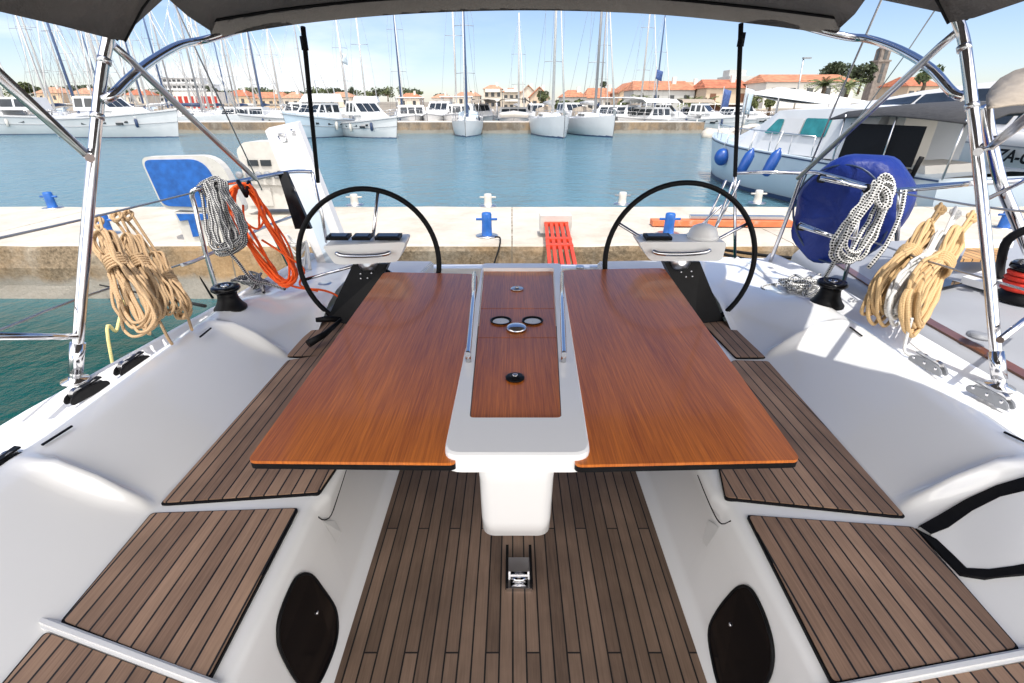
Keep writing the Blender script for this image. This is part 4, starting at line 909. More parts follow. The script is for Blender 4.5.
strip_band([((915, 530), (922, 534)), ((928, 543), (936, 541)), ((944, 560), (952, 556)), ((960, 576), (966, 570)), ((985, 580), (988, 571)), ((1010, 577), (1012, 568)), ((1040, 574), (1040, 563))], 'hatch_gasket', M['rubber'])
strip_band([((930, 536), (936, 541)), ((948, 529), (952, 556)), ((972, 512), (966, 570)), ((1000, 498), (988, 571)), ((1034, 490), (1012, 568)), ((1062, 480), (1040, 563))], 'hatch_lid', M['gel'], .003)
# slots on the coamings
b = MB()
for a_, c_, z_ in (((42, 445), (72, 426), .612), ((200, 337), (211, 328), .612), ((1004, 432), (1030, 444), .612), ((850, 327), (862, 336), .612)): b.bar(PZ(*a_, z_), PZ(*c_, z_), .006, .005)
b.build('drain_slot', M['rubber'], yacht)
# ---- aft deck and transom
b = MB(); out = [V(hxL(2.7)+.12, 2.80, .515), V(-1.00, 2.80, .515), V(-.60, 3.0, .515), V(-.55, 3.34, .515), V(-1.45, 3.40, .505)]
b.prism(out, (0, 0, -.5)); out = [V(1.78, 2.80, .515), V(1.08, 2.80, .515), V(.64, 3.0, .515), V(.60, 3.34, .515), V(1.75, 3.42, .505)]
b.prism(out, (0, 0, -.5)); b.build('aft_deck', M['nonskid'], yacht, bevel=.012)
b = MB(); b.box((.05, 3.42, -.1), (3.1, .10, 1.1)); b.build('transom', M['gel'], yacht, bevel=.02)
b = MB(); P = PZ(597, 267, .455); b.box((P.x, 3.40, .453), (.10, .03, .004)); b.lathe([(.03, 0), (.03, .012)], (PZ(580, 268, .46)), 12); b.build('transom_fitting', M['steel'], yacht)
for px, py in ((325, 285), (306, 272), (690, 285)):
    b = MB(); b.lathe([(.045, 0), (.04, .012), (.02, .016)], PZ(px, py, .518), 16); b.build('deck_filler_cap', M['steel'], yacht)
for i, (txt, px, py) in enumerate((('SU', 847, 300),)):
    cu = bpy.data.curves.new('letters', 'FONT'); cu.body = txt; cu.size = .05; cu.extrude = .001
    to = bpy.data.objects.new('tmp', cu); C.objects.link(to); bpy.context.view_layer.update(); me = bpy.data.meshes.new_from_object(to); bpy.data.objects.remove(to)
    o = bpy.data.objects.new('lettering', me); C.objects.link(o); me.materials.clear(); me.materials.append(M['sock']); o.parent = yacht; o.location = PZ(px, py, .55)+V(0, 0, .006)-yacht.location; o.rotation_euler = (0, 0, math.radians(-50))
# pole foot plates & sheet blocks
def block(px, py, z, ang, label, longer=False, dark='black'):
    P = PZ(px, py, z); t = thing('deck_block', label, 'deck block', P, ang, 'sheet lead blocks on the side decks')
    t.scale = (.8, .8, .8); h = .05
    b = MB(); b.prism([V(-.02, y, z_) for y, z_ in [(-.085, 0), (.085, 0), (.092, .014), (.085, .03), (.06, .042), (.0, h), (-.05, .046), (-.08, .034), (-.092, .016)]], (.012, 0, 0)); b.prism([V(.016, y, z_) for y, z_ in [(-.085, 0), (.085, 0), (.092, .014), (.085, .03), (.06, .042), (.0, h), (-.05, .046), (-.08, .034), (-.092, .016)]], (.012, 0, 0)); b.build('cheek', M[dark], t, world=False, bevel=.003)
    b = MB(); b.lathe([(.028, -.012), (.018, 0), (.028, .012)], (.003, -.04, .032), 16, Matrix.Rotation(math.pi/2, 3, 'Y')); b.lathe([(.028, -.012), (.018, 0), (.028, .012)], (.003, .035, .032), 16, Matrix.Rotation(math.pi/2, 3, 'Y')); b.build('sheave', M['steel'], t, world=False)
    b = MB(); b.box((.004, .012, h+.0), (.026, .12, .007), Matrix.Rotation(R_(5), 3, 'X')); b.build('cover_plate', M[dark], t, world=False, bevel=.003)
    b = MB()
    for y in (-.06, 0, .06): b.ball((-.022, y, .03), .004, .008, .008, n=6)
    b.build('bolt', M['chrome'], t, world=False); return t
block(88, 395, .555, R_(-12), 'black sheet block beside the left bimini pole foot'); block(133, 368, .555, R_(-8), 'low black sheet block behind the left bimini pole')
block(988, 400, .555, R_(10), 'grey metal sheet block beside the right bimini pole foot', dark='sock'); block(926, 368, .555, R_(8), 'grey metal sheet block behind the right bimini pole', dark='sock')
block(2, 472, .575, R_(-10), 'black deck fitting cut off at the left edge')
# ================================================================= TABLE
ZT = .72
tb = thing('cockpit_table', 'white framed cockpit table with two varnished orange teak leaves and chrome rails', 'table', (.04, 1.6, 0))
def leaf(pts, nm):
    P = [PZ(px, py, ZT) for px, py in pts]; b = MB(); b.prism([p+V(0, 0, -.024) for p in rquad(P, [.02, .02, .06, .04], 6)], (0, 0, .016)); 
    o = b.build('leaf_edge', M['rubber'], tb)
    c = sum(P, Vector())/4
    b = MB(); b.prism([p+V(0, 0, -.008) for p in rquad(P, [.02, .02, .06, .04], 6)], (0, 0, .008)); return b.build('table_leaf', M['table'], tb, bevel=.003)
leaf([(247, 461), (456, 463), (478, 274), (384, 272)], 'l'); leaf([(801, 460), (575, 465), (560, 270), (664, 268)], 'r')
def ring(o, i, z0, z1, lip=.006):
    b = MB(); O = rquad([PZ(*p, ZT) for p in o], [.045, .045, .03, .03], 6); I = rquad([PZ(*p, ZT) for p in i], .015, 6); n = len(O)
    rows = []
    for src, dz, k in ((O, z0, 0), (O, z1-.012, 0), (O, z1-.004, .25), (O, z1, .9), (I, z1, -.35), (I, z1-.003, 0), (I, z1-.03, 0)):
        r = []
        for a_, c_ in zip(src, (I if src is O else O)): d_ = (c_-a_).normalized(); r.append(a_+d_*(.012*k)+V(0, 0, dz))
        rows.append(r)
    b.grid(rows, close_u=True, smooth=False); return b.build('frame', M['gelbright'], tb)
oc = [(443, 461), (591, 461), (561, 266), (483, 266)]; ic = [(469, 424), (562, 424), (554, 271), (483, 271)]
ring(oc, ic, -.035, .018)
b = MB(); 
for nm, y0, y1 in (('a', 424, 337.5), ('b', 337, 308.5), ('c', 308, 271)):
    def ex(y): k = (424-y)/153; return 469+14*k+1, 562-8*k-1
    l0, r0 = ex(y0); l1, r1 = ex(y1); P = [PZ(l0, y0, ZT), PZ(r0, y0, ZT), PZ(r1, y1, ZT), PZ(l1, y1, ZT)]
    b = MB(); b.prism([p+V(0, 0, -.016) for p in P], (0, 0, .014))
    o = b.build('centre_panel', M['table'], tb, bevel=.002)
for px in (501, 532.5):
    P = PZ(px, 321, ZT); rr = .043
    b = MB(); b.lathe([(rr, .0025), (rr, .004), (rr-.004, .0045), (rr-.006, .0)], P, 24, cap=False); b.lathe([(rr-.005, .0), (.01, .0)], P, 24); h = b.build('cup_holder', M['black'], tb)
    b = MB(); b.lathe([(rr-.010, .0008), (.001, .0009)], P+V(0, -.008, .0006), 20, cap=False); b.build('cup_bottom', M['gel2'], h)
P = PZ(516.5, 329, ZT); b = MB(); b.lathe([(.040, 0), (.040, .006), (.037, .011), (.030, .015), (.016, .018), (.001, .019)], P, 28); b.build('chrome_knob', M['chrome'], tb)
for px, py, m in ((517, 289, 'steel'), (515, 378, 'black')):
    P = PZ(px, py, ZT); b = MB(); b.lathe([(.030, 0), (.030, .004), (.024, .006), (.012, .005), (.012, .009), (.001, .010)], P, 22); h = b.build('latch', M[m], tb)
    b = MB(); b.lathe([(.009, .009), (.009, .013), (.001, .014)], P, 12); b.build('latch_pin', M['chrome'], h)
for pts in ([(474, 273), (473, 300), (468, 353)], [(562, 273), (562, 300), (564, 353)]):
    P = [PZ(px, py, ZT+.055) for px, py in pts]; b = MB(); b.tube([PZ(pts[0][0], pts[0][1]+8, ZT+.015), P[0]]+P+[P[-1]+V(0, -.012, 0)], .0095, 10); o = b.build('grab_rail', M['chrome'], tb)
    b = MB(); b.tube([P[-1], P[-1]+V(0, .01, -.04)], .009, 10); b.tube([P[0], P[0]+V(0, -.01, -.04)], .009, 10); b.build('rail_post', M['chrome'], o)
# pedestal box
b = MB(); rows = []
yf = PZ(516, 461, ZT-.03).y
for z_, xw, y0 in ((ZT-.03, .105, .99), (.60, .100, .995), (.46, .098, 1.0), (.405, .096, 1.005), (.38, .085, 1.02), (.37, .05, 1.06)):
    rows.append([p+V(.012, 0, 0) for p in rrect(0, (y0+2.2)/2, 2*xw, 2.2-y0-(.0 if z_ > .4 else .05), .035, 5, z_)])
b.grid(rows, close_u=True, capends=True); b.build('pedestal', M['gel'], tb)
b = MB(); b.box((.012, 1.55, .0), (.16, 1.0, .004)); 
b = MB(); b.box((.015, 1.75, .18), (.10, .75, .34)); b.build('support_column', M['steel'], tb, bevel=.01)
P = PZ(519, 580, 0)
t2 = P
b = MB(); b.box((P.x, P.y-.02, .008), (.088, .05, .016)); b.box((P.x, P.y+.035, .018), (.088, .06, .036)); o = b.build('foot_bracket', M['chrome'], tb, bevel=.003)
b = MB(); b.box((P.x-.042, P.y+.04, .02), (.010, .16, .035)); b.box((P.x+.042, P.y+.04, .02), (.010, .16, .035)); b.build('bracket_cheek', M['black'], o)
b = MB(); b.tube([(P.x-.03, P.y-.02, .026), (P.x+.03, P.y-.02, .026)], .01, 8); b.build('bracket_pin', M['chrome'], o)


# ================================================================= HELMS
def helm(s, wheel_c, rpx, ped, pod, label, disp):
    C0 = PD(*wheel_c, 2.62); base = V(PZ(ped[2][0], ped[2][1], .42).x, PZ(*ped[2], .42).y, .42)
    t = thing('helm_station', label, 'steering console', base, 0, 'twin helm stations')
    # pedestal: four-sided tapering column
    A = [PZ(px, py, .43) for px, py in (ped[2], ped[3])]; T = [PY(px, py, 2.54) for px, py in (ped[0], ped[1])]
    b = MB(); dY = V(0, .17, 0); dT = V(0, .10, 0); mid = [PY(px, py, 2.60) for px, py in ped[4]] if len(ped) > 4 else None
    rows = [[A[0], A[1], A[1]+dY, A[0]+dY], [T[0], T[1], T[1]+dT, T[0]+dT]]
    b.grid(rows, close_u=True, smooth=False, capends=True); pd = b.build('pedestal', M['black'], t, bevel=.008)
    c = (T[0]+T[1])/2*.82+(A[0]+A[1])/2*.18; nrm = (T[1]-T[0]).cross(A[0]-T[0]).normalized()
    if nrm.y > 0: nrm = -nrm
    R = nrm.to_track_quat('Z', 'Y').to_matrix(); b = MB()
    for k in range(5): a = k*2*math.pi/5+.4; b.lathe([(.006, 0), (.005, .004), (.001, .005)], c+(T[0]-A[0]).normalized()*.022*math.sin(a)*1.2+V(1, 0, 0)*.03*math.cos(a)+nrm*.001, 8, R)
    b.build('bolt', M['chrome'], pd)
    # instrument pod
    Yp = 2.46; b = MB(); O = rquad([PY(px, py, Yp) for px, py in pod], [.02, .02, .03, .03], 5); d = V(0, .15, .006)
    b.prism(O, d); pdo = b.build('instrument_pod', M['gel2'], t, bevel=.012, seg=3)
    gx = [(p[0], p[1]) for p in pod]; xl = min(g[0] for g in gx); xr = max(g[0] for g in gx); yt = min(g[1] for g in gx); yb = max(g[1] for g in gx)
    ym = (yt+yb)/2+1; w = xr-xl
    b = MB(); b.tube([PY(xl+w*.17, ym-1, Yp-.002), PY(xl+w*.18, ym-1, Yp-.03), PY(xl+w*.25, ym+1, Yp-.04), PY(xl+w*.5, ym+1.5, Yp-.042), PY(xr-w*.27, ym+0, Yp-.04), PY(xr-w*.20, ym-2, Yp-.03), PY(xr-w*.20, ym-2, Yp-.002)], .011, 8, sm=4); b.build('grab_handle', M['chrome'], pdo)
    zt = PY(xl, yt, Yp).z
    for (x0, x1, kind) in disp:
        a_ = PY(x0, yt, Yp); c_ = PY(x1, yt, Yp)
        if kind == 'screen':
            b = MB(); b.box(((a_.x+c_.x)/2, Yp+.055, a_.z+.014), (c_.x-a_.x, .075, .016), Matrix.Rotation(R_(4), 3, 'X')); so_ = b.build('instrument', M['black'], pdo, bevel=.008)
            b = MB(); b.box(((a_.x+c_.x)/2, Yp+.055, a_.z+.0235), (c_.x-a_.x-.025, .055, .003), Matrix.Rotation(R_(4), 3, 'X')); b.build('display', M['screen'], so_)
        elif kind == 'dome':
            r = (c_.x-a_.x)/2; b = MB(); b.lathe([(r*1.1, 0), (r*1.1, .014), (r, .02), (r*.95, .035), (r*.75, .058), (r*.4, .070), (.001, .074)], ((a_.x+c_.x)/2, Yp+.09, a_.z+.0), 24); b.build('compass_dome', M['gel2'], pdo)
    # wheel
    nrm = V(0, -1, .16).normalized(); x = V(1, 0, 0); up = x.cross(nrm); up = -up if up.z < 0 else up; r = rpx/FPX*2.62
    N = 64
    b = MB(); b.tube([C0+(x*math.cos(2*math.pi*k/N)+up*math.sin(2*math.pi*k/N)*1.0)*r for k in range(N)], .0135, 10, closed=True); wo_ = b.build('steering_wheel', M['rubber'], t)
    for a in (90-12 if s < 0 else 150, 210-15 if s < 0 else 30, 330 if s < 0 else 270):
        a = R_(a); e = C0+(x*math.cos(a)+up*math.sin(a))*r*.985; b = MB(); b.tube([C0+nrm*-.03, e], .009, 8); b.build('spoke', M['chrome'], wo_)
    b = MB(); b.lathe([(.05, -.03), (.05, .03), (.02, .045)], C0, 18, nrm.to_track_quat('Z', 'Y').to_matrix()); b.build('hub', M['steel'], wo_)
    # binnacle shaft and support plate
    b = MB(); b.tube([C0, V((T[0].x+T[1].x)/2, 2.6, C0.z-.04)], .035, 10); b.build('wheel_shaft', M['black'], t)
    return t
helm(-1, (369, 262), 70, [(353, 264), (388, 264), (326, 321), (362, 326)], [(322, 246), (406, 242), (398, 262), (335, 265)], 'left helm with black wheel, black pedestal and white pod with three instruments', [(325, 347, 'screen'), (351, 369, 'screen'), (374, 399, 'screen')])
helm(1, (679.5, 261), 74.5, [(664, 262), (700, 262), (694, 324), (724, 321)], [(638, 242), (727, 242), (722, 261), (650, 261)], 'right helm with black wheel, black pedestal and white domed compass', [(647, 673, 'screen'), (694, 723, 'dome')])
# throttle lever
t = thing('throttle_lever', 'black engine throttle lever lying over the left teak panel', 'lever', PZ(328, 325, .45))
b = MB(); b.tube([PZ(341, 320, .50), PZ(325, 334, .48), PZ(308, 344, .46)], .012, 8, rad=lambda q: .010+.010*q); b.build('lever_arm', M['black'], t)
b = MB(); b.tube([PZ(341, 319, .49), PZ(328, 319, .50), PZ(316, 320, .50)], .014, 8, rad=lambda q: .012+.006*math.sin(q*3)); b.build('lever_head', M['black'], t)

# ================================================================= WINCHES
def winch(px, py, z, label, sc=1, m='black', ropem=None, lean=None, group='winches on the coamings'):
    t = thing('winch', label, 'winch', PZ(px, py, z), 0, group)
    b = MB(); b.lathe([(.085*sc, 0), (.085*sc, .012*sc), (.07*sc, .03*sc), (.055*sc, .06*sc), (.05*sc, .085*sc), (.053*sc, .105*sc)], n=24); b.build('drum', M[m], t, world=False)
    b = MB(); b.lathe([(.060*sc, .105*sc), (.075*sc, .118*sc), (.075*sc, .130*sc), (.068*sc, .138*sc), (.035*sc, .140*sc), (.030*sc, .132*sc)], n=24); tp = b.build('top', M['gloss_black'], t, world=False)
    b = MB(); b.lathe([(.022*sc, .132*sc), (.022*sc, .142*sc), (.012*sc, .143*sc), (.011*sc, .125*sc)], n=12); b.build('handle_socket', M['chrome'], tp, world=False)
    if ropem:
        b = MB()
        b.tube([V(.068*sc*math.cos(a*.5), .068*sc*math.sin(a*.5), .035*sc+a*.0015*sc) for a in range(0, 46)], .009*sc, 7); b.build('rope_turns', M[ropem], t, world=False)
    return t
winch(231, 309, .59, 'black winch on the left coaming beside the orange rope', .88); winch(826, 305, .59, 'black winch on the right coaming under the blue cover', .92)

# ================================================================= BIMINI
bm = thing('bimini_top', 'dark grey canvas bimini top on stainless bows stretched over the cockpit', 'bimini', (0, 2.2, .56))
Lp = [PZ(75, 380, .565), PX(79, 330, -1.605), PX(86, 240, -1.545), PX(93, 160, -1.49), PX(101, 80, -1.445), PX(107, 45, -1.42)]
Rp = [PZ(1000, 386, .565), PX(995, 340, 1.80), PX(986, 240, 1.74), PX(977, 150, 1.68), PX(968, 70, 1.64), PX(961, 30, 1.62)]
r_ = .0165
b = MB(); top = [V(-1.36, 2.06, 1.86), V(-1.15, 2.08, 1.96), V(-.6, 2.1, 2.05), V(.1, 2.1, 2.08), V(.8, 2.1, 2.05), V(1.35, 2.12, 1.95), V(1.55, 2.12, 1.85)]
b.tube(Lp+top+Rp[::-1], .0185, 12, sm=5); mbow = b.build('main_bow', M['chrome'], bm)
b = MB()
for P, Q in ((Lp[0], Lp[1]), (Rp[0], Rp[1])):
    b.lathe([(.045, 0), (.045, .006), (.018, .012), (.016, .02)], P+V(0, 0, -.004), 14); b.tube([P+(Q-P)*.15, P+(Q-P)*.75], .0235, 14)
b.build('pole_foot', M['chrome'], mbow)
b = MB()
for P, Q in ((Lp[3], Lp[4]), (Rp[3], Rp[4]), (Lp[4], Lp[5]), (Rp[4], Rp[5])):
    c = P.lerp(Q, .55); d = (Q-P).normalized(); b.tube([c-d*.010, c+d*.010], .0215, 12)
b.build('clamp', M['steel'], mbow)
al = [(104, 100, 1.92), (113, 95, 1.94), (128, 80, 2.05), (150, 62, 2.25), (180, 45, 2.5), (212, 38, 2.7)]; ar = [(964, 97, 2.02), (952, 92, 2.06), (930, 68, 2.2), (900, 50, 2.45), (868, 39, 2.65), (838, 35, 2.75)]
AL = [PY(*p) for p in al]; AR = [PY(*p) for p in ar]
hem = [(212, 38, 2.7), (300, 24, 2.80), (400, 14.5, 2.87), (518, 10.5, 2.9), (640, 13.5, 2.88), (745, 23, 2.82), (838, 35, 2.75)]
HM = [PY(*p) for p in hem]
b = MB(); b.tube(AL+[h+V(0, .035, .05) for h in HM[1:-1]]+AR[::-1], .0165, 12, sm=5); b.build('aft_bow', M['chrome'], bm)
# canvas: from aft bow forward over the main bow and over the camera
def cv(s, Y):    # s -1..1
    pass
hs = smooth_pts(HM, 6); n = len(hs); rows = []
ml = V(-1.405, 2.0, 1.735); mr_ = V(1.60, 2.07, 1.76)
def arch(a, c, crown, Yc, n, f=.55):
    out = []
    for i in range(n):
        t = i/(n-1); p = a.lerp(c, t); e = 1-abs(2*t-1)**5.0; p.z = p.z+(crown-p.z)*e; p.y += (Yc-p.y)*e; out.append(p)
    return out
apexL = PY(165, -4, 2.34); apexR = PY(868, -4, 2.4); m1L = PY(133, 25, 2.12); m1R = PY(945, 12, 2.2)
rows.append([h.copy() for h in hs])
rows.append([h+V(0, -.005, .075 if 0 < i < n-1 else .03) for i, h in enumerate(hs)])
rows.append(arch(HM[0].lerp(apexL, .5)+V(0, -.02, .01), HM[-1].lerp(apexR, .5)+V(0, -.02, .01), 2.06, 2.6, n))
rows.append(arch(apexL, apexR, 2.09, 2.4, n)); rows.append(arch(m1L, m1R, 2.10, 2.2, n)); rows.append(arch(PY(124, 40, 2.02), PY(949, 22, 2.09), 2.11, 2.1, n))
rows.append(arch(PY(110, 38, 1.99), PY(975, 17, 2.05), 2.11, 2.0, n)); rows.append(arch(PY(60, 25, 1.75), PY(1016, 0, 1.85)+V(.03, 0, 0), 2.11, 1.7, n)); rows.append(arch(PY(0, 11, 1.5), PY(1060, -12, 1.55), 2.10, 1.3, n))
rows.append(arch(V(-1.3, .8, 1.72), V(1.66, .8, 1.76), 2.09, .8, n)); rows.append(arch(V(-1.35, .2, 1.74), V(1.66, .2, 1.78), 2.06, .2, n)); rows.append(arch(V(-1.4, -.35, 1.76), V(1.66, -.35, 1.80), 2.0, -.35, n))
b = MB(); b.grid(rows)
cvs = b.build('canvas', M['canvas'], bm); md = cvs.modifiers.new('thick', 'SOLIDIFY'); md.thickness = .004
b = MB(); b.tube([h+V(0, -.010, .064) for h in hs], .006, 6); b.tube([V(*(rows[5][i]))+V(0, 0, -.004) for i in range(n)], .005, 6); b.tube([V(*(rows[6][i]))+V(0, .03, -.004) for i in range(n)], .004, 6); b.build('zip_seam', M['rubber'], cvs)
# braces
b = MB(); b.tube([PX(113, 45, -1.42), PX(130, 60, -1.42), PY(256, 179, 2.95)], .0135, 10); b.build('brace', M['steel'], bm)
b = MB(); b.tube([PX(957, 32, 1.62), PX(940, 46, 1.62), PY(798, 178, 3.1)], .0135, 10); b.build('brace', M['steel'], bm)
b = MB(); b.tube([PY(-40, 40, 1.15), PY(84, 152, 1.85), PX(90, 158, -1.46)], .0145, 10); b.build('brace', M['steel'], bm)
b = MB(); b.tube([PY(1060, 92, 1.2), PY(992, 146, 1.95), PX(978, 152, 1.65)], .0145, 10); b.build('brace', M['steel'], bm)
b = MB(); b.tube([PY(-30, 336, 1.25), PX(60, 337, -1.60), PX(78, 336, -1.61)], .012, 10); b.build('brace', M['chrome'], bm)
for p0, p1 in (((303, 27, 2.80), (318, 182, 3.2)), ((741, 24, 2.82), (735, 176, 3.2))):
    b = MB(); b.tube([PY(*p0), PY(*p1)], .0125, 8); o = b.build('support_pole', M['rubber'], bm)
    b = MB(); q = PY(*p0).lerp(PY(*p1), .12); b.tube([q, q+V(0, 0, .06)], .018, 8); b.build('pole_collar', M['black'], o)

# ================================================================= PUSHPITS, LIFELINES, STAYS
pz = thing('stern_rail', 'stainless stern rail on the left quarter holding the orange rope', 'railing', PZ(217, 292, .53))
b = MB(); b.tube([PZ(217, 291, .53), PY(205, 250, 2.64), PY(195, 207, 2.66), PY(192, 194, 2.66), PY(200, 188, 2.68), PY(240, 181, 2.95), PY(290, 172, 3.25), PY(312, 172, 3.35)], .0125, 10, sm=4); b.build('top_rail', M['chrome'], pz)
b = MB(); b.tube([PY(182, 265, 2.45), PY(204, 257, 2.64), PY(262, 228, 3.0), PY(300, 214, 3.3)], .009, 8, sm=3); b.build('lower_rail', M['steel'], pz)
b = MB(); b.tube([PY(248, 180, 2.98), PY(268, 224, 3.05), PZ(290, 268, .52)], .0115, 8); b.tube([PY(312, 172, 3.35), PY(322, 215, 3.36), PZ(330, 262, .52)], .0115, 8); b.build('stanchion', M['chrome'], pz)
pz = thing('stern_rail', 'stainless stern rail on the right quarter behind the blue cover', 'railing', PZ(770, 263, .53))
b = MB(); b.tube([PZ(770, 262, .52), PY(788, 215, 3.2), PY(801, 178, 3.15), PY(806, 172, 3.12), PY(830, 175, 3.0), PY(880, 189, 2.7), PY(915, 189, 2.55), PY(975, 183, 2.3)], .0125, 10, sm=4); b.build('top_rail', M['chrome'], pz)
b = MB(); b.tube([PY(735, 173, 3.3), PY(765, 172, 3.25), PY(806, 173, 3.12)], .011, 8); b.tube([PY(800, 223, 2.95), PY(835, 236, 2.75), PY(868, 240, 2.6)], .009, 8); b.tube([PZ(735, 258, .5), PY(735, 200, 3.35), PY(735, 173, 3.3)], .011, 8); b.build('lower_rail', M['chrome'], pz)
b = MB(); b.tube([PY(865, 187, 2.75), PY(852, 250, 2.72), PZ(843, 284, .53)], .0115, 8); b.tube([PY(900, 189, 2.55), PY(897, 240, 2.6)], .0115, 8); b.build('stanchion', M['chrome'], pz)
b = MB()
for x0, y0, x1, y1 in ((726, 180, 690, 258), (733, 182, 702, 262), (740, 180, 712, 236), (722, 205, 690, 236)): b.tube([PY(x0, y0, 3.3), PZ(x1, y1, .5) if y1 > 250 else PY(x1, y1, 3.35)], .008, 6)
b.build('ladder_tube', M['chrome'], pz)
line('lifeline', 'upper left steel lifeline crossing the bimini pole', [PX(-60, 252, -1.60), PX(0, 238, -1.62), PX(85, 219, -1.66), PY(192, 193, 2.66)], .0045, M['wire'], 'lifeline', 3)
line('lifeline', 'lower left steel lifeline running behind the tan ropes', [PX(-60, 345, -1.60), PX(0, 330, -1.62), PX(75, 300, -1.66), PY(182, 264, 2.5)], .0045, M['wire'], 'lifeline', 3)
line('lifeline', 'upper right steel lifeline in front of the big grey yacht', [PY(880, 189, 2.7), PX(970, 205, 1.8), PX(1060, 215, 1.75)], .0045, M['wire'], 'lifeline', 3)
line('lifeline', 'lower right steel lifeline behind the golden rope coils', [PY(868, 240, 2.6), PX(930, 262, 1.85), PX(1060, 300, 1.75)], .0045, M['wire'], 'lifeline', 3)
line('backstay', 'thin steel backstay wire on the left running down to the stern rail', [PY(163, -20, 2.5), PY(262, 190, 3.3)], .004, M['wire'], 'stay', 0)
line('backstay', 'thin steel backstay wire on the right in front of the umbrella pines', [PY(890, -20, 2.5), PY(834, 108, 3.0), PY(800, 190, 3.3)], .005, M['wire'], 'stay', 0)
line('backstay', 'fainter steel wire right of the right backstay', [PY(955, -20, 6), PY(905, 55, 8), PY(835, 150, 9.5)], .008, M['wire'], 'stay', 0)

# ================================================================= ROPE HANKS
def hank(name, label, top, bot, width, n, r, m, wrap=.35, seed=0, tail=None, thick=.05, wraps=5, hang=None, waist=.32, group=None, open_=.0):
    rnd = random.Random(seed); t = thing(name, label, 'rope', bot, 0, group)
    A = Vector(top); B = Vector(bot); d = B-A; ln = d.length; dn = d.normalized(); side = dn.cross(V(0, 1, 0)).normalized(); dep = dn.cross(side)
    def wd(q):   # half width profile
        if q < wrap: return waist+(.62-waist)*math.sin((1-q/wrap)*math.pi*.5)*(.9 if q > 0.03 else .7)
        return waist+(1-waist)*math.sin(min(1, (q-wrap)/(1-wrap)*1.25)*math.pi*.5)
    b = MB()
    for i in range(n):
        w = width/2*rnd.uniform(open_, 1.0) if i else width/2; e = 1-rnd.uniform(0, .16); off = rnd.uniform(-thick, thick)/2; ph = rnd.uniform(-.12, .12); sh = rnd.uniform(-.25, .25)*width*.5
        pts = []
        K = 9
        for k in range(K+1):
            q = k/K; pts.append(A+dn*(ln*e*(q*.97+.0))+side*(-w*wd(q)*(1 if q < .97 else .8)+sh*q+rnd.uniform(-.004, .004))+dep*(off+rnd.uniform(-.005, .005)))
        pts.append(A+dn*ln*(e+.015)+side*(sh)+dep*off)
        for k in range(K, -1, -1):
            q = k/K; pts.append(A+dn*(ln*e*(q*.97+.0))+side*(w*wd(q)*(1 if q < .97 else .8)+sh*q+rnd.uniform(-.004, .004))+dep*(off+rnd.uniform(-.005, .005)))
        pts.append(A-dn*.012+side*(0)+dep*off)
        b.tube(pts, r, 7, closed=True, sm=3)
    b.build('loops', M[m], t)
    if wraps:
        b = MB(); rx = width/2*waist+r*1.6; ry = thick/2+r*1.6; pts = []; c = A+dn*ln*wrap
        for k in range(wraps*14): a = k/14*2*math.pi; pts.append(c+dn*(k/14-wraps/2)*r*2.05+side*rx*math.cos(a)+dep*ry*math.sin(a))
        b.tube(pts, r, 7); b.build('wrapping', M[m], t)
    if hang is not None:
        H = Vector(hang); b = MB(); pts = [A+side*.01, A.lerp(H, .5)+side*.012, H+side*.018, H+V(0, .012, .015), H-side*.018, A.lerp(H, .5)-side*.012, A-side*.01]; b.tube(pts, r, 7, sm=4)
        for k in range(3): b.tube([H+V(math.cos(a)*(.016+.004*k), math.sin(a*1.0)*.014, .004*k-.012+math.sin(a)*.014) for a in [j*.7 for j in range(9)]], r*.95, 7, closed=True, sm=2)
        b.build('hanging_loop', M[m], t)
    if tail:
        b = MB(); b.tube([Vector(p) for p in tail], r, 7, sm=5); b.build('tail', M[m], t)
    return t
G1 = 'tan rope coils on the left lifeline'
hank('rope_coil', 'tan rope coil with thick wrapping, leftmost of three on the left lifeline', PD(103, 236, 2.02), PD(152, 332, 1.98), .17, 15, .0060, 'tan', .30, 1, thick=.06, hang=PD(97, 221, 2.05), group=G1, tail=[PD(160, 322, 1.97), PD(168, 338, 1.95), PD(172, 344, 1.93)])
hank('rope_coil', 'narrow tan rope coil in the middle of the left lifeline trio', PD(130, 238, 2.15), PD(166, 318, 2.08), .10, 11, .0060, 'tan', .32, 2, thick=.05, hang=PD(116, 215, 2.12), group=G1)
hank('rope_coil', 'tan rope coil hanging longest to the right in the left lifeline trio', PD(157, 256, 2.22), PD(186, 318, 2.16), .11, 11, .0060, 'tan', .42, 3, thick=.05, hang=PD(127, 214, 2.15), group=G1, tail=[PD(180, 300, 2.12), PD(188, 318, 2.1), PD(192, 330, 2.05)])
hank('rope_coil', 'grey rope with black flecks hanked over the left stern rail', PD(212, 184, 2.62), PD(232, 252, 2.58), .20, 10, .0085, 'gw', .2, 4, thick=.07, wraps=0, waist=.6, tail=[PD(222, 245, 2.56), PD(238, 262, 2.62), PD(252, 280, 2.68), PD(268, 284, 2.72), PD(285, 289, 2.7)])
hank('rope_coil', 'white rope with black flecks hanging in loops before the blue cover', PD(884, 186, 2.30), PD(840, 262, 2.38), .15, 5, .0105, 'bw', .12, 5, thick=.05, wraps=0, waist=.55, open_=.5, tail=[PD(842, 246, 2.4), PD(834, 262, 2.45), PD(822, 282, 2.6)])
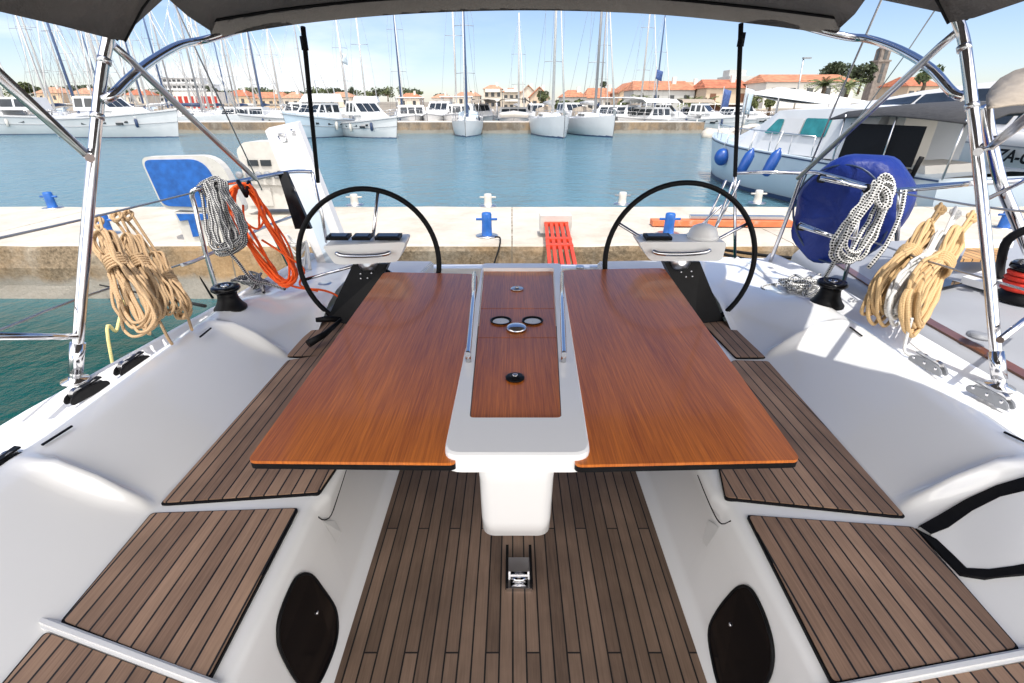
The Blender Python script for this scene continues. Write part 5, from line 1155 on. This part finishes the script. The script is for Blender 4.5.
for lab, cpx, cpy, sd in (('small heap of grey flecked rope on the left aft deck', 254, 281, 1), ('heap of white and black rope on the right aft deck', 800, 284, 3)):
    rnd = random.Random(sd); b = MB(); pts = []
    for k in range(46): pts.append(PZ(cpx+rnd.gauss(0, 8 if sd == 1 else 11), cpy+rnd.gauss(0, 4), .535+rnd.uniform(0, .06)))
    b.tube(pts, .008, 7, sm=4)
    if sd == 3: b.tube([PZ(812, 280, .55), PZ(790, 283, .53), PZ(764, 286, .53), PZ(766, 291, .53), PZ(790, 296, .53), PZ(812, 295, .53), PZ(826, 286, .56)], .0085, 7, sm=6)
    tag(b.build('rope_heap', M['gw' if sd == 1 else 'bw']), lab, 'rope')
b = MB(); c0 = PD(884, 192, 2.28)
rk = random.Random(4)
for k in range(4):
    rr = rk.uniform(.022, .042); o_ = V(rk.uniform(-.02, .02), rk.uniform(-.03, .03), rk.uniform(-.03, .03)); tl_ = rk.uniform(-.8, .8)
    b.tube([c0+o_+V(math.cos(a)*rr*.7, math.sin(a+tl_)*.03, math.sin(a)*rr*1.3) for a in [j*.785 for j in range(8)]], .0105, 7, closed=True, sm=3)
b.tube([PD(905, 190, 2.3), PD(900, 215, 2.32), PD(886, 245, 2.35), PD(868, 268, 2.38)], .0105, 7, sm=4)
tag(b.build('rope_knot', M['bw']), 'knotted bunch of white flecked rope on the right stern rail', 'rope')
# orange rope
t = thing('orange_rope_coil', 'bright orange rope coil strapped to the left stern rail', 'rope', PD(280, 260, 2.75))
rnd = random.Random(5); b = MB()
for i in range(13):
    j = lambda s_=3: rnd.uniform(-s_, s_)
    wv = rnd.uniform(0, 1)
    pts = [PD(240+j(2), 186+j(2), 2.78), PD(251+j(2), 190+j(), 2.78), PD(268+j(4)-wv*3, 218+j(4), 2.78+j(.02)), PD(283+j(4), 250+j(5), 2.75), PD(294+j(4), 275+j(4), 2.72), PD(286+j(5), 284+j(3), 2.72), PD(266+j(5)+wv*10, 268+j(5), 2.74), PD(243+j(4)+wv*8, 238+j(4), 2.76), PD(231+j(2)+wv*5, 208+j(4), 2.78), PD(233+j(2), 192+j(2), 2.78)]
    b.tube([p+V(0, rnd.uniform(-.03, .03), 0) for p in pts], .0062, 7, closed=True, sm=4)
for k in range(2): b.tube([PD(243, 205, 2.76), PD(245, 221, 2.75), PD(258, 229, 2.74), PD(265-k*6, 215, 2.76), PD(260, 200, 2.77)], .0062, 7, sm=4)
b.build('loops', M['orope'], t)
b = MB(); b.tube([PD(280, 282, 2.72), PD(300, 288, 2.74), PD(322, 290, 2.76), PD(336, 295, 2.78), PD(340, 300, 2.78)], .0062, 7, sm=5); b.tube([PD(262, 240, 2.74), PD(290, 258, 2.72), PD(304, 270, 2.74), PD(300, 285, 2.74), PD(318, 291, 2.76)], .0062, 7, sm=5); b.build('tail', M['orope'], t)
b = MB(); b.tube([PD(238, 181, 2.74), PD(243, 190, 2.72), PD(246, 196, 2.74), PD(249, 182, 2.8)], .012, 7); b.build('strap', M['black'], t)
G2 = 'rope coils on the right lifeline'
hank('rope_coil', 'golden rope coil, left of the three on the right lifeline', PD(925, 232, 2.45), PD(868, 312, 2.15), .24, 13, .0078, 'gold', .34, 8, thick=.06, hang=PD(941, 208, 2.5), group=G2)
hank('rope_coil', 'white rope coil between the two golden coils', PD(943, 240, 2.42), PD(888, 316, 2.10), .20, 11, .0078, 'wrope', .32, 9, thick=.05, hang=PD(956, 212, 2.48), group=G2)
hank('rope_coil', 'large golden rope coil with open loops, right of the three on the right lifeline', PD(957, 238, 2.38), PD(905, 322, 2.05), .25, 12, .0082, 'gold', .36, 10, thick=.06, hang=PD(973, 216, 2.42), open_=.62, group=G2)
line('loose_line', 'cream line dropping from the golden coils to the right side deck', [PD(912, 318, 2.05), PZ(906, 340, .6), PZ(905, 352, .56), PZ(915, 358, .55)], .006, M['wrope'])
# ================================================================= BLUE COVER
t = thing('lifebuoy_cover', 'round glossy blue vinyl lifebuoy cover strapped to the right stern rail', 'lifebuoy cover', PD(852, 240, 2.95))
Rm = Matrix.Rotation(R_(-54), 3, 'Z') @ Matrix.Rotation(R_(100), 3, 'X') @ Matrix.Rotation(R_(0), 3, 'Z')
c = PD(845, 212, 2.98); b = MB(); N = 40; prof = [(.02, -.20), (.22, -.20), (.29, -.185), (.325, -.15), (.34, -.09), (.345, .0), (.33, .055), (.29, .085), (.15, .095), (.02, .097)]
rows = []
for r, z in prof:
    rr = []
    for k in range(N):
        a = 2*math.pi*k/N; f = 1+.035*math.sin(3*a+1)+.02*math.sin(7*a); p = V(r*math.cos(a)*f*(.84+.05*math.cos(2*a+.9))+.16*r*math.sin(a), r*math.sin(a)*f*.98, z+(.020*math.sin(3*a+r*26)+.014*math.sin(7*a-r*15))*(r > .1))
        rr.append(c+Rm @ p)
    rows.append(rr)
b.grid(rows, close_u=True, capends=True); b.build('cover', M['bluecover'], t)
b = MB(); b.tube([c+Rm @ V(.29*math.cos(a)*(.88+.06*math.cos(2*a+.9)), .30*math.sin(a), .088) for a in [2*math.pi*k/40 for k in range(40)]], .006, 6, closed=True); b.build('piping', M['navy'], t)
for x, y in ((820, 178), (866, 188), (800, 226), (838, 238)):
    b = MB(); p = PY(x, y, 2.72 if x > 830 else 2.95); b.tube([p+V(-.012, -.012, 0), p+V(.018, -.012, -.004)], .024, 8); b.build('strap', M['rubber'], t)
b = MB(); b.tube([PD(820, 178, 2.62), PD(866, 188, 2.55)], .012, 8); b.tube([PD(800, 226, 2.68), PD(838, 238, 2.55)], .012, 8); b.build('hanging_bar', M['chrome'], t)
# ================================================================= LEFT FOLDED BOARD (white flap)
t = thing('white_gangplank', 'long white board folded upright with chrome latch behind the left wheel', 'gangplank', PZ(330, 268, .5))
fp = [(265, 131), (297, 124), (353, 268), (322, 275)]
Pq = [PY(265, 131, 3.75), PY(297, 124, 3.75), PY(362, 290, 3.15), PY(328, 290, 3.15)]
b = MB(); b.prism(Pq, (0, .07, .02)); b.build('board', M['greyhull'], t, bevel=.01)
b = MB(); q = [Pq[0].lerp(Pq[1], .28), Pq[0].lerp(Pq[1], .74), Pq[3].lerp(Pq[2], .74), Pq[3].lerp(Pq[2], .28)]; q = [q[0].lerp(q[3], .16), q[1].lerp(q[2], .16), q[1].lerp(q[2], .9), q[0].lerp(q[3], .9)]; b.prism([p+V(0, -.008, 0) for p in q], (0, .006, 0)); b.build('inset_panel', M['bluehull'], t)
b = MB(); b.tube([PY(278, 134, 3.72), PY(285, 133, 3.70), PY(287, 141, 3.69), PY(282, 143, 3.70), PY(278, 136, 3.72)], .006, 6); b.tube([PY(291, 130, 3.71), PY(295, 132, 3.7)], .009, 6); b.build('latch', M['chrome'], t)
b = MB(); b.prism([PY(277, 171, 3.2), PY(286, 172, 3.2), PY(311, 229, 3.1), PY(295, 229, 3.1)], (0, .03, 0)); b.build('hinge_plate', M['gloss_black'], t, bevel=.004)
# little bundle of lines at the stern
b = MB(); rnd = random.Random(3)
for k in range(6): b.tube([PY(285+rnd.uniform(0, 6), 240+rnd.uniform(-6, 6), 3.3), PY(298+rnd.uniform(-6, 6), 250+rnd.uniform(-8, 10), 3.3), PY(306, 238+rnd.uniform(-4, 12), 3.32), PZ(300+rnd.uniform(-8, 12), 270, .53)], .007, 6, sm=4)
tag(b.build('line_bundle', M['wrope']), 'bundle of thin white lines at the foot of the folded white board', 'rope')

# ================================================================= NEIGHBOUR YACHT (right, alongside)
ny = thing('neighbour_yacht', 'grey decked sailing yacht alongside on the right with brown rubbing strip', 'sailboat', (3.2, 2.0, 0))
def nb(Y): return 2.02+.05*(Y-1.5)
rows = []
for Y in (-1, .5, 1.5, 2.0, 2.4, 2.8, 3.2, 3.6, 3.9):
    k = max(0, Y-2.4)*.10; x0 = nb(Y)+k
    rows.append([(x0, Y, -1.3), (x0-.02, Y, .2), (x0, Y, .40), (x0+.04, Y, .445), (x0+.12, Y, .45), (x0+.20, Y, .452), (x0+.32, Y, .455), (x0+.40, Y, .50), (x0+.9, Y, .52), (x0+3.2, Y, .54)])
b = MB(); b.grid(rows); b.poly([Vector(p) for p in rows[-1]]+[V(rows[-1][-1][0], 3.9, -1.3)]); b.build('deck', M['deckgrey'], ny)
b = MB(); b.grid([[(nb(Y)+.135+max(0, Y-2.4)*.1, Y, .452), (nb(Y)+.135+max(0, Y-2.4)*.1, Y, .462), (nb(Y)+.195+max(0, Y-2.4)*.1, Y, .463), (nb(Y)+.195+max(0, Y-2.4)*.1, Y, .452)] for Y in (-1, .5, 1.5, 2.4, 3.0, 3.6, 3.9)], smooth=False); b.build('rubbing_strip', M['varnish_strip'], ny)
b = MB(); b.prism([PZ(875, 282, .527), PZ(928, 274, .527), PZ(962, 284, .527), PZ(900, 296, .527)], (0, 0, .006)); b.build('deck_window', M['glass'], ny)
b = MB(); b.prism([PZ(960, 283, .53), PZ(985, 275, .53), PZ(1060, 296, .53), PZ(1060, 312, .53)], (0, 0, .04)); b.build('cabin_step', M['gel2'], ny, bevel=.01)
b = MB(); b.prism([PZ(960, 262, .60), PZ(1006, 262, .60), PZ(1006, 249, .60), PZ(966, 249, .60)], (0, 0, .02)); b.build('teak_seat', M['goldteak'], ny)
b = MB(); b.prism([PZ(962, 248, .62), PZ(1012, 248, .62), PZ(1012, 244, .62), PZ(962, 244, .62)], (0, 0, .03)); b.build('seat_rim', M['gel2'], ny, bevel=.006)
b = MB(); b.lathe([(.05, 0), (.05, .012), (.02, .02)], PZ(979, 337, .50), 16); b.tube([PZ(970, 335, .51), PZ(990, 339, .51)], .012, 6); b.build('cleat', M['sock'], ny)
winch(1022, 300, .52, 'black winch wound with red rope on the neighbouring yacht', 1.5, 'black', 'redrope')
b = MB(); b.tube([PY(1030, 228, 2.6), PY(1008, 240, 2.65), PY(1001, 262, 2.7), PZ(1000, 282, .53)], .022, 8, sm=4); b.build('black_hoop', M['rubber'], ny)
b = MB(); b.tube([PY(986, 105, 3.0), PY(989, 130, 2.95), PY(1000, 180, 2.85), PY(1014, 215, 2.8), PY(1034, 262, 2.7)], .03, 10, sm=4); b.build('frame_tube', M['chrome'], ny)
b = MB(); b.tube([PY(975, 152, 3.0), PY(1000, 138, 2.9), PY(1060, 100, 2.6)], .02, 8); b.tube([PY(900, 188, 3.4), PY(1060, 178, 3.0)], .016, 8); b.tube([PY(1050, 168, 2.6), PY(985, 200, 2.9)], .012, 8); b.tube([PZ(1040, 345, .5)+V(0, 0, .3), PX(1000, 340, 1.69)], .012, 8); b.build('rail', M['chrome'], ny)
hdp = [[(986, 106), (986, 96), (990, 88), (1000, 78), (1015, 70), (1060, 58)], [(986, 106), (990, 100), (998, 95), (1010, 90), (1024, 88), (1060, 86)], [(987, 107), (996, 106), (1008, 104), (1018, 103), (1030, 103), (1060, 103)]]
b = MB(); b.grid([[PY(px, py, 3.0-.35*i) for px, py in r] for i, r in enumerate(hdp)]); o = b.build('sprayhood', M['canvas2'], ny); o.modifiers.new('t', 'SOLIDIFY').thickness = .01

# ================================================================= WHITE CRUISER behind quay (right)
wc = thing('white_cruiser', 'white cruiser with teal side window and dark canopy moored behind the quay on the right', 'motorboat', (8.8, 15, WZ))
bowp = V(7.85, 20.2, .12); Lc = 10.2
rows = []
axd = V(9.9, 10.2, 0)-V(7.85, 20.2, 0)
for i in range(13):
    t_ = i/12; c = V(7.85, 20.2, 0)+axd*t_; w = 1.65*(1-(1-min(1, t_/.5))**2.3)+.02; sd = V(-axd.y, axd.x, 0).normalized(); sd = sd if sd.x < 0 else -sd
    zt = .42*t_*0+.22+.25*(1-t_)**1.5; k = (1-t_)**2*.5
    rows.append([c+sd*w+V(0, k, zt), c+sd*w*1.0+V(0, k, zt-.06), c+sd*w*.97+V(0, k*.6, -.25), c+sd*w*.86+V(0, 0, WZ+.05), c+sd*w*.4+V(0, 0, WZ-.4), c-sd*w*.4+V(0, 0, WZ-.4), c-sd*w*.86+V(0, 0, WZ), c-sd*w+V(0, k, zt)])
sdc = sd
b = MB(); b.grid(rows); b.poly(rows[-1]); b.grid([[r[0], (r[0]+r[-1])/2+V(0, 0, .1), r[-1]] for r in rows]); hu = b.build('hull', M['bluehull'], wc)
b = MB(); b.grid([[r[3].lerp(r[2], .0)+sdc*.015+V(0, 0, -.02), r[3].lerp(r[2], .16)+sdc*.015] for r in rows]); b.grid([[r[0]+sdc*.02+V(0, 0, -.03), r[0]+sdc*.02+V(0, 0, -.065)] for r in rows]); b.build('hull_stripe', M['navy'], hu)
def cp(t_, lat, z): return V(7.85, 20.2, z)+axd*t_+sdc*lat
b = MB()   # raised cabin side
cab = [(.16, .9, .45), (.30, 1.35, .55), (.42, 1.5, .62), (.70, 1.5, .62), (.78, 1.5, .55)]
ct = [(.22, .6, .60), (.38, 1.1, .98), (.46, 1.2, 1.36), (.70, 1.25, 1.43), (.80, 1.25, 1.40)]
b.grid([[cp(a[0], -a[1], .3), cp(c_[0], -c_[1], c_[2]), cp(c_[0], 0, c_[2]+.08), cp(c_[0], c_[1], c_[2]), cp(a[0], a[1], .3)] for a, c_ in zip(cab, ct)], smooth=False); b.poly([cp(.78, -1.5, .3), cp(.80, -1.25, 1.40), cp(.80, 1.25, 1.40), cp(.78, 1.5, .3)]); b.build('cabin', M['white'], wc, bevel=.02)
def sidewin(t0, t1, f0, f1, m, nm, off=.02, cut=0):
    def q(t_, f):   # on port wall between cab and ct around t .42-.7
        return cp(t_, 1.5+( -.27)*f+off, .3+f*1.12)
    b = MB(); b.prism(rquad([q(t0, f0), q(t1, f0), q(t1, f1), q(t0+cut, f1)], .06, 4), sdc*.012); b.build(nm, m, wc)
sidewin(.44, .50, .42, .76, M['tealglass'], 'side_window', cut=.035); sidewin(.505, .575, .42, .78, M['greyhull'], 'side_window'); sidewin(.58, .665, .42, .80, M['tealglass'], 'side_window')
b = MB(); b.prism([cp(.74, 1.56, .35), cp(.93, 1.6, .35), cp(.93, 1.55, 1.12), cp(.74, 1.45, 1.12)], sdc*.02); b.build('cockpit_opening', M['rubber'], wc)
b = MB(); b.box(cp(.84, .9, .75), (.7, .5, 1.2)); b.build('cockpit_seat', M['white2'], wc, bevel=.04)
b = MB(); b.grid([[cp(t_, l, z_-.25*abs(l/1.7)**3+.05*math.sin(t_*40)) for l in (1.75, 1.2, 0, -1.2, -1.75)] for t_, z_ in ((.70, 1.46), (.78, 1.56), (.86, 1.58), (.94, 1.55), (1.04, 1.50))]); o = b.build('canopy', M['darkcanvas'], wc); o.modifiers.new('t', 'SOLIDIFY').thickness = .03
b = MB()
for t_ in (.73, .86, 1.0): b.tube([cp(t_, 1.62, .2), cp(t_+.01, 1.68, 1.3)], .02, 6)
pts = [cp(.02+.08*k, (1.65*(1-(1-min(1, (.02+.08*k)/.5))**2.3)+.02)*.97, .72+.2*(1-.08*k)) for k in range(9)]
b.tube(pts, .014, 6)
for k in range(9): b.tube([pts[k], pts[k]+V(0, 0, -.5)], .012, 6)
b.build('guard_rail', M['steel'], wc)
def fender(P, label, ball=False, tilt=0):
    t = thing('fender', label, 'fender', P, 0, 'blue fenders on the white cruiser')
    b = MB()
    if ball: b.ball((0, 0, 0), .24, .24, .27)
    else: b.lathe([(.03, -.34), (.08, -.32), (.13, -.22), (.14, 0), (.13, .2), (.08, .3), (.035, .34), (.03, .38)], n=16, rot=Matrix.Rotation(R_(tilt), 3, 'Y'))
    b.build('body', M['bluefender'], t, world=False)
    b = MB(); b.tube([(0, 0, .3), (.12, .02, .75)], .014, 6); b.build('rope', M['wrope'], t, world=False)
fender(PY(722, 157, 17.2), 'round blue ball fender at the bow of the white cruiser', True)
fender(PY(746, 162, 14.4), 'long blue fender just right of the black pole', tilt=20); fender(PY(772, 163, 13.2), 'long blue fender right of its twin on the cruiser side', tilt=20)

# ================================================================= BIG GREY MOTOR YACHT
gy = thing('motor_yacht', 'very large grey motor yacht with long dark windows behind the right bimini pole', 'motorboat', (14, 15, WZ))
def gp(px, py, X=13.2): return PX(px, py, X)
b = MB(); X0 = 13.0
prof = [(9.7, .78), (12, .80), (16, .88), (20, .98), (24, 1.1), (27, 1.2)]
rows = [[(X0+.5+max(0, Y-20)*.35, Y, WZ-.2), (X0+.15+max(0, Y-20)*.3, Y, 0), (X0+max(0, Y-20)*.25, Y, zt*.7), (X0+.02+max(0, Y-20)*.25, Y, zt), (X0+.25+max(0, Y-20)*.25, Y, zt+.02), (X0+5.5, Y, zt+.04)] for Y, zt in prof]
b.grid(rows); b.poly([V(*p) for p in rows[0]]+[V(X0+5.5, 9.7, WZ-.2)]); hu = b.build('hull', M['greyhull'], gy)
b = MB(); b.grid([[(x_+max(0, Y-20)*.25, Y, zt*f) for f, x_ in ((.62, X0-.015), (.66, X0-.02))] for Y, zt in prof]); b.build('hull_stripe', M['sock'], hu)
sp = [(9.9, .80, 2.0), (12, .82, 2.15), (16, .90, 2.15), (19, .97, 1.95), (22, 1.04, 1.6), (25, 1.14, 1.3)]
b = MB(); b.grid([[(X0+.4, Y, a), (X0+.7, Y, (a+c_)/2), (X0+1.2, Y, c_), (X0+3, Y, c_+.15), (X0+5, Y, c_)] for Y, a, c_ in sp]); b.poly([V(X0+.4, 9.9, 1.1), V(X0+1.2, 9.9, 2.6), V(X0+5, 9.9, 2.6), V(X0+5, 9.9, 1.1)]); sup = b.build('superstructure', M['greyhull'], gy)
for (y0, y1) in ((10.2, 12.6), (12.75, 14.4), (14.55, 16.6), (16.75, 18.6), (18.75, 20.6)):
    def sw(Y, f): 
        import bisect
        for (ya, a1, c1), (yb, a2, c2) in zip(sp, sp[1:]):
            if ya <= Y <= yb: k = (Y-ya)/(yb-ya); a = a1+(a2-a1)*k; c_ = c1+(c2-c1)*k
        z = a+(c_-a)*f; x = X0+.4+.6*f if f < .5 else X0+.7+(f-.5)*1.0
        return V(x-.03, Y, z)
    for f0, f1 in ((.12, .48), (.58, .86)):
        b = MB(); b.prism(rquad([sw(y0, f0), sw(y1, f0), sw(y1, f1), sw(y0, f1)], .06, 3), (.02, 0, 0)); b.build('side_window', M['glass'], gy)
cu = bpy.data.curves.new('letters', 'FONT'); cu.body = 'ZA-C'; cu.size = .42; cu.extrude = .004; cu.shear = .25; cu.offset = .010
to = bpy.data.objects.new('tmp', cu); C.objects.link(to); bpy.context.view_layer.update(); me = bpy.data.meshes.new_from_object(to); bpy.data.objects.remove(to)
me.materials.clear(); me.materials.append(M['black']); o = bpy.data.objects.new('registration_lettering', me); C.objects.link(o); o.parent = gy
p = PX(1001, 161, X0-.03); o.location = V(X0-.04, p.y+.22, p.z)-gy.location; o.rotation_euler = (math.pi/2, 0, -math.pi/2)
# small tender between (beige)
td = thing('tender_stern', 'beige open boat with black outboard levers moored before the grey yacht', 'motorboat', PZ(910, 204, QZ-.3))
b = MB(); P = [PY(884, 182, 10.4), PY(972, 176, 10.4), PY(960, 206, 10.2), PY(892, 206, 10.2)]; b.prism(P, (0, 1.8, 0)); b.build('hull', M['white2'], td, bevel=.05)
b = MB(); b.tube([PY(909, 182, 10.3), PY(917, 166, 10.2), PY(922, 157, 10.2)], .05, 6, sm=3); b.tube([PY(903, 182, 10.3), PY(910, 170, 10.2)], .05, 6); b.build('outboard_lever', M['black'], td)
b = MB(); P = [PY(925, 166, 10.4), PY(975, 163, 10.4), PY(975, 172, 10.4), PY(925, 176, 10.4)]; b.prism(P, (0, .8, 0)); b.build('seat', M['white2'], td, bevel=.03)
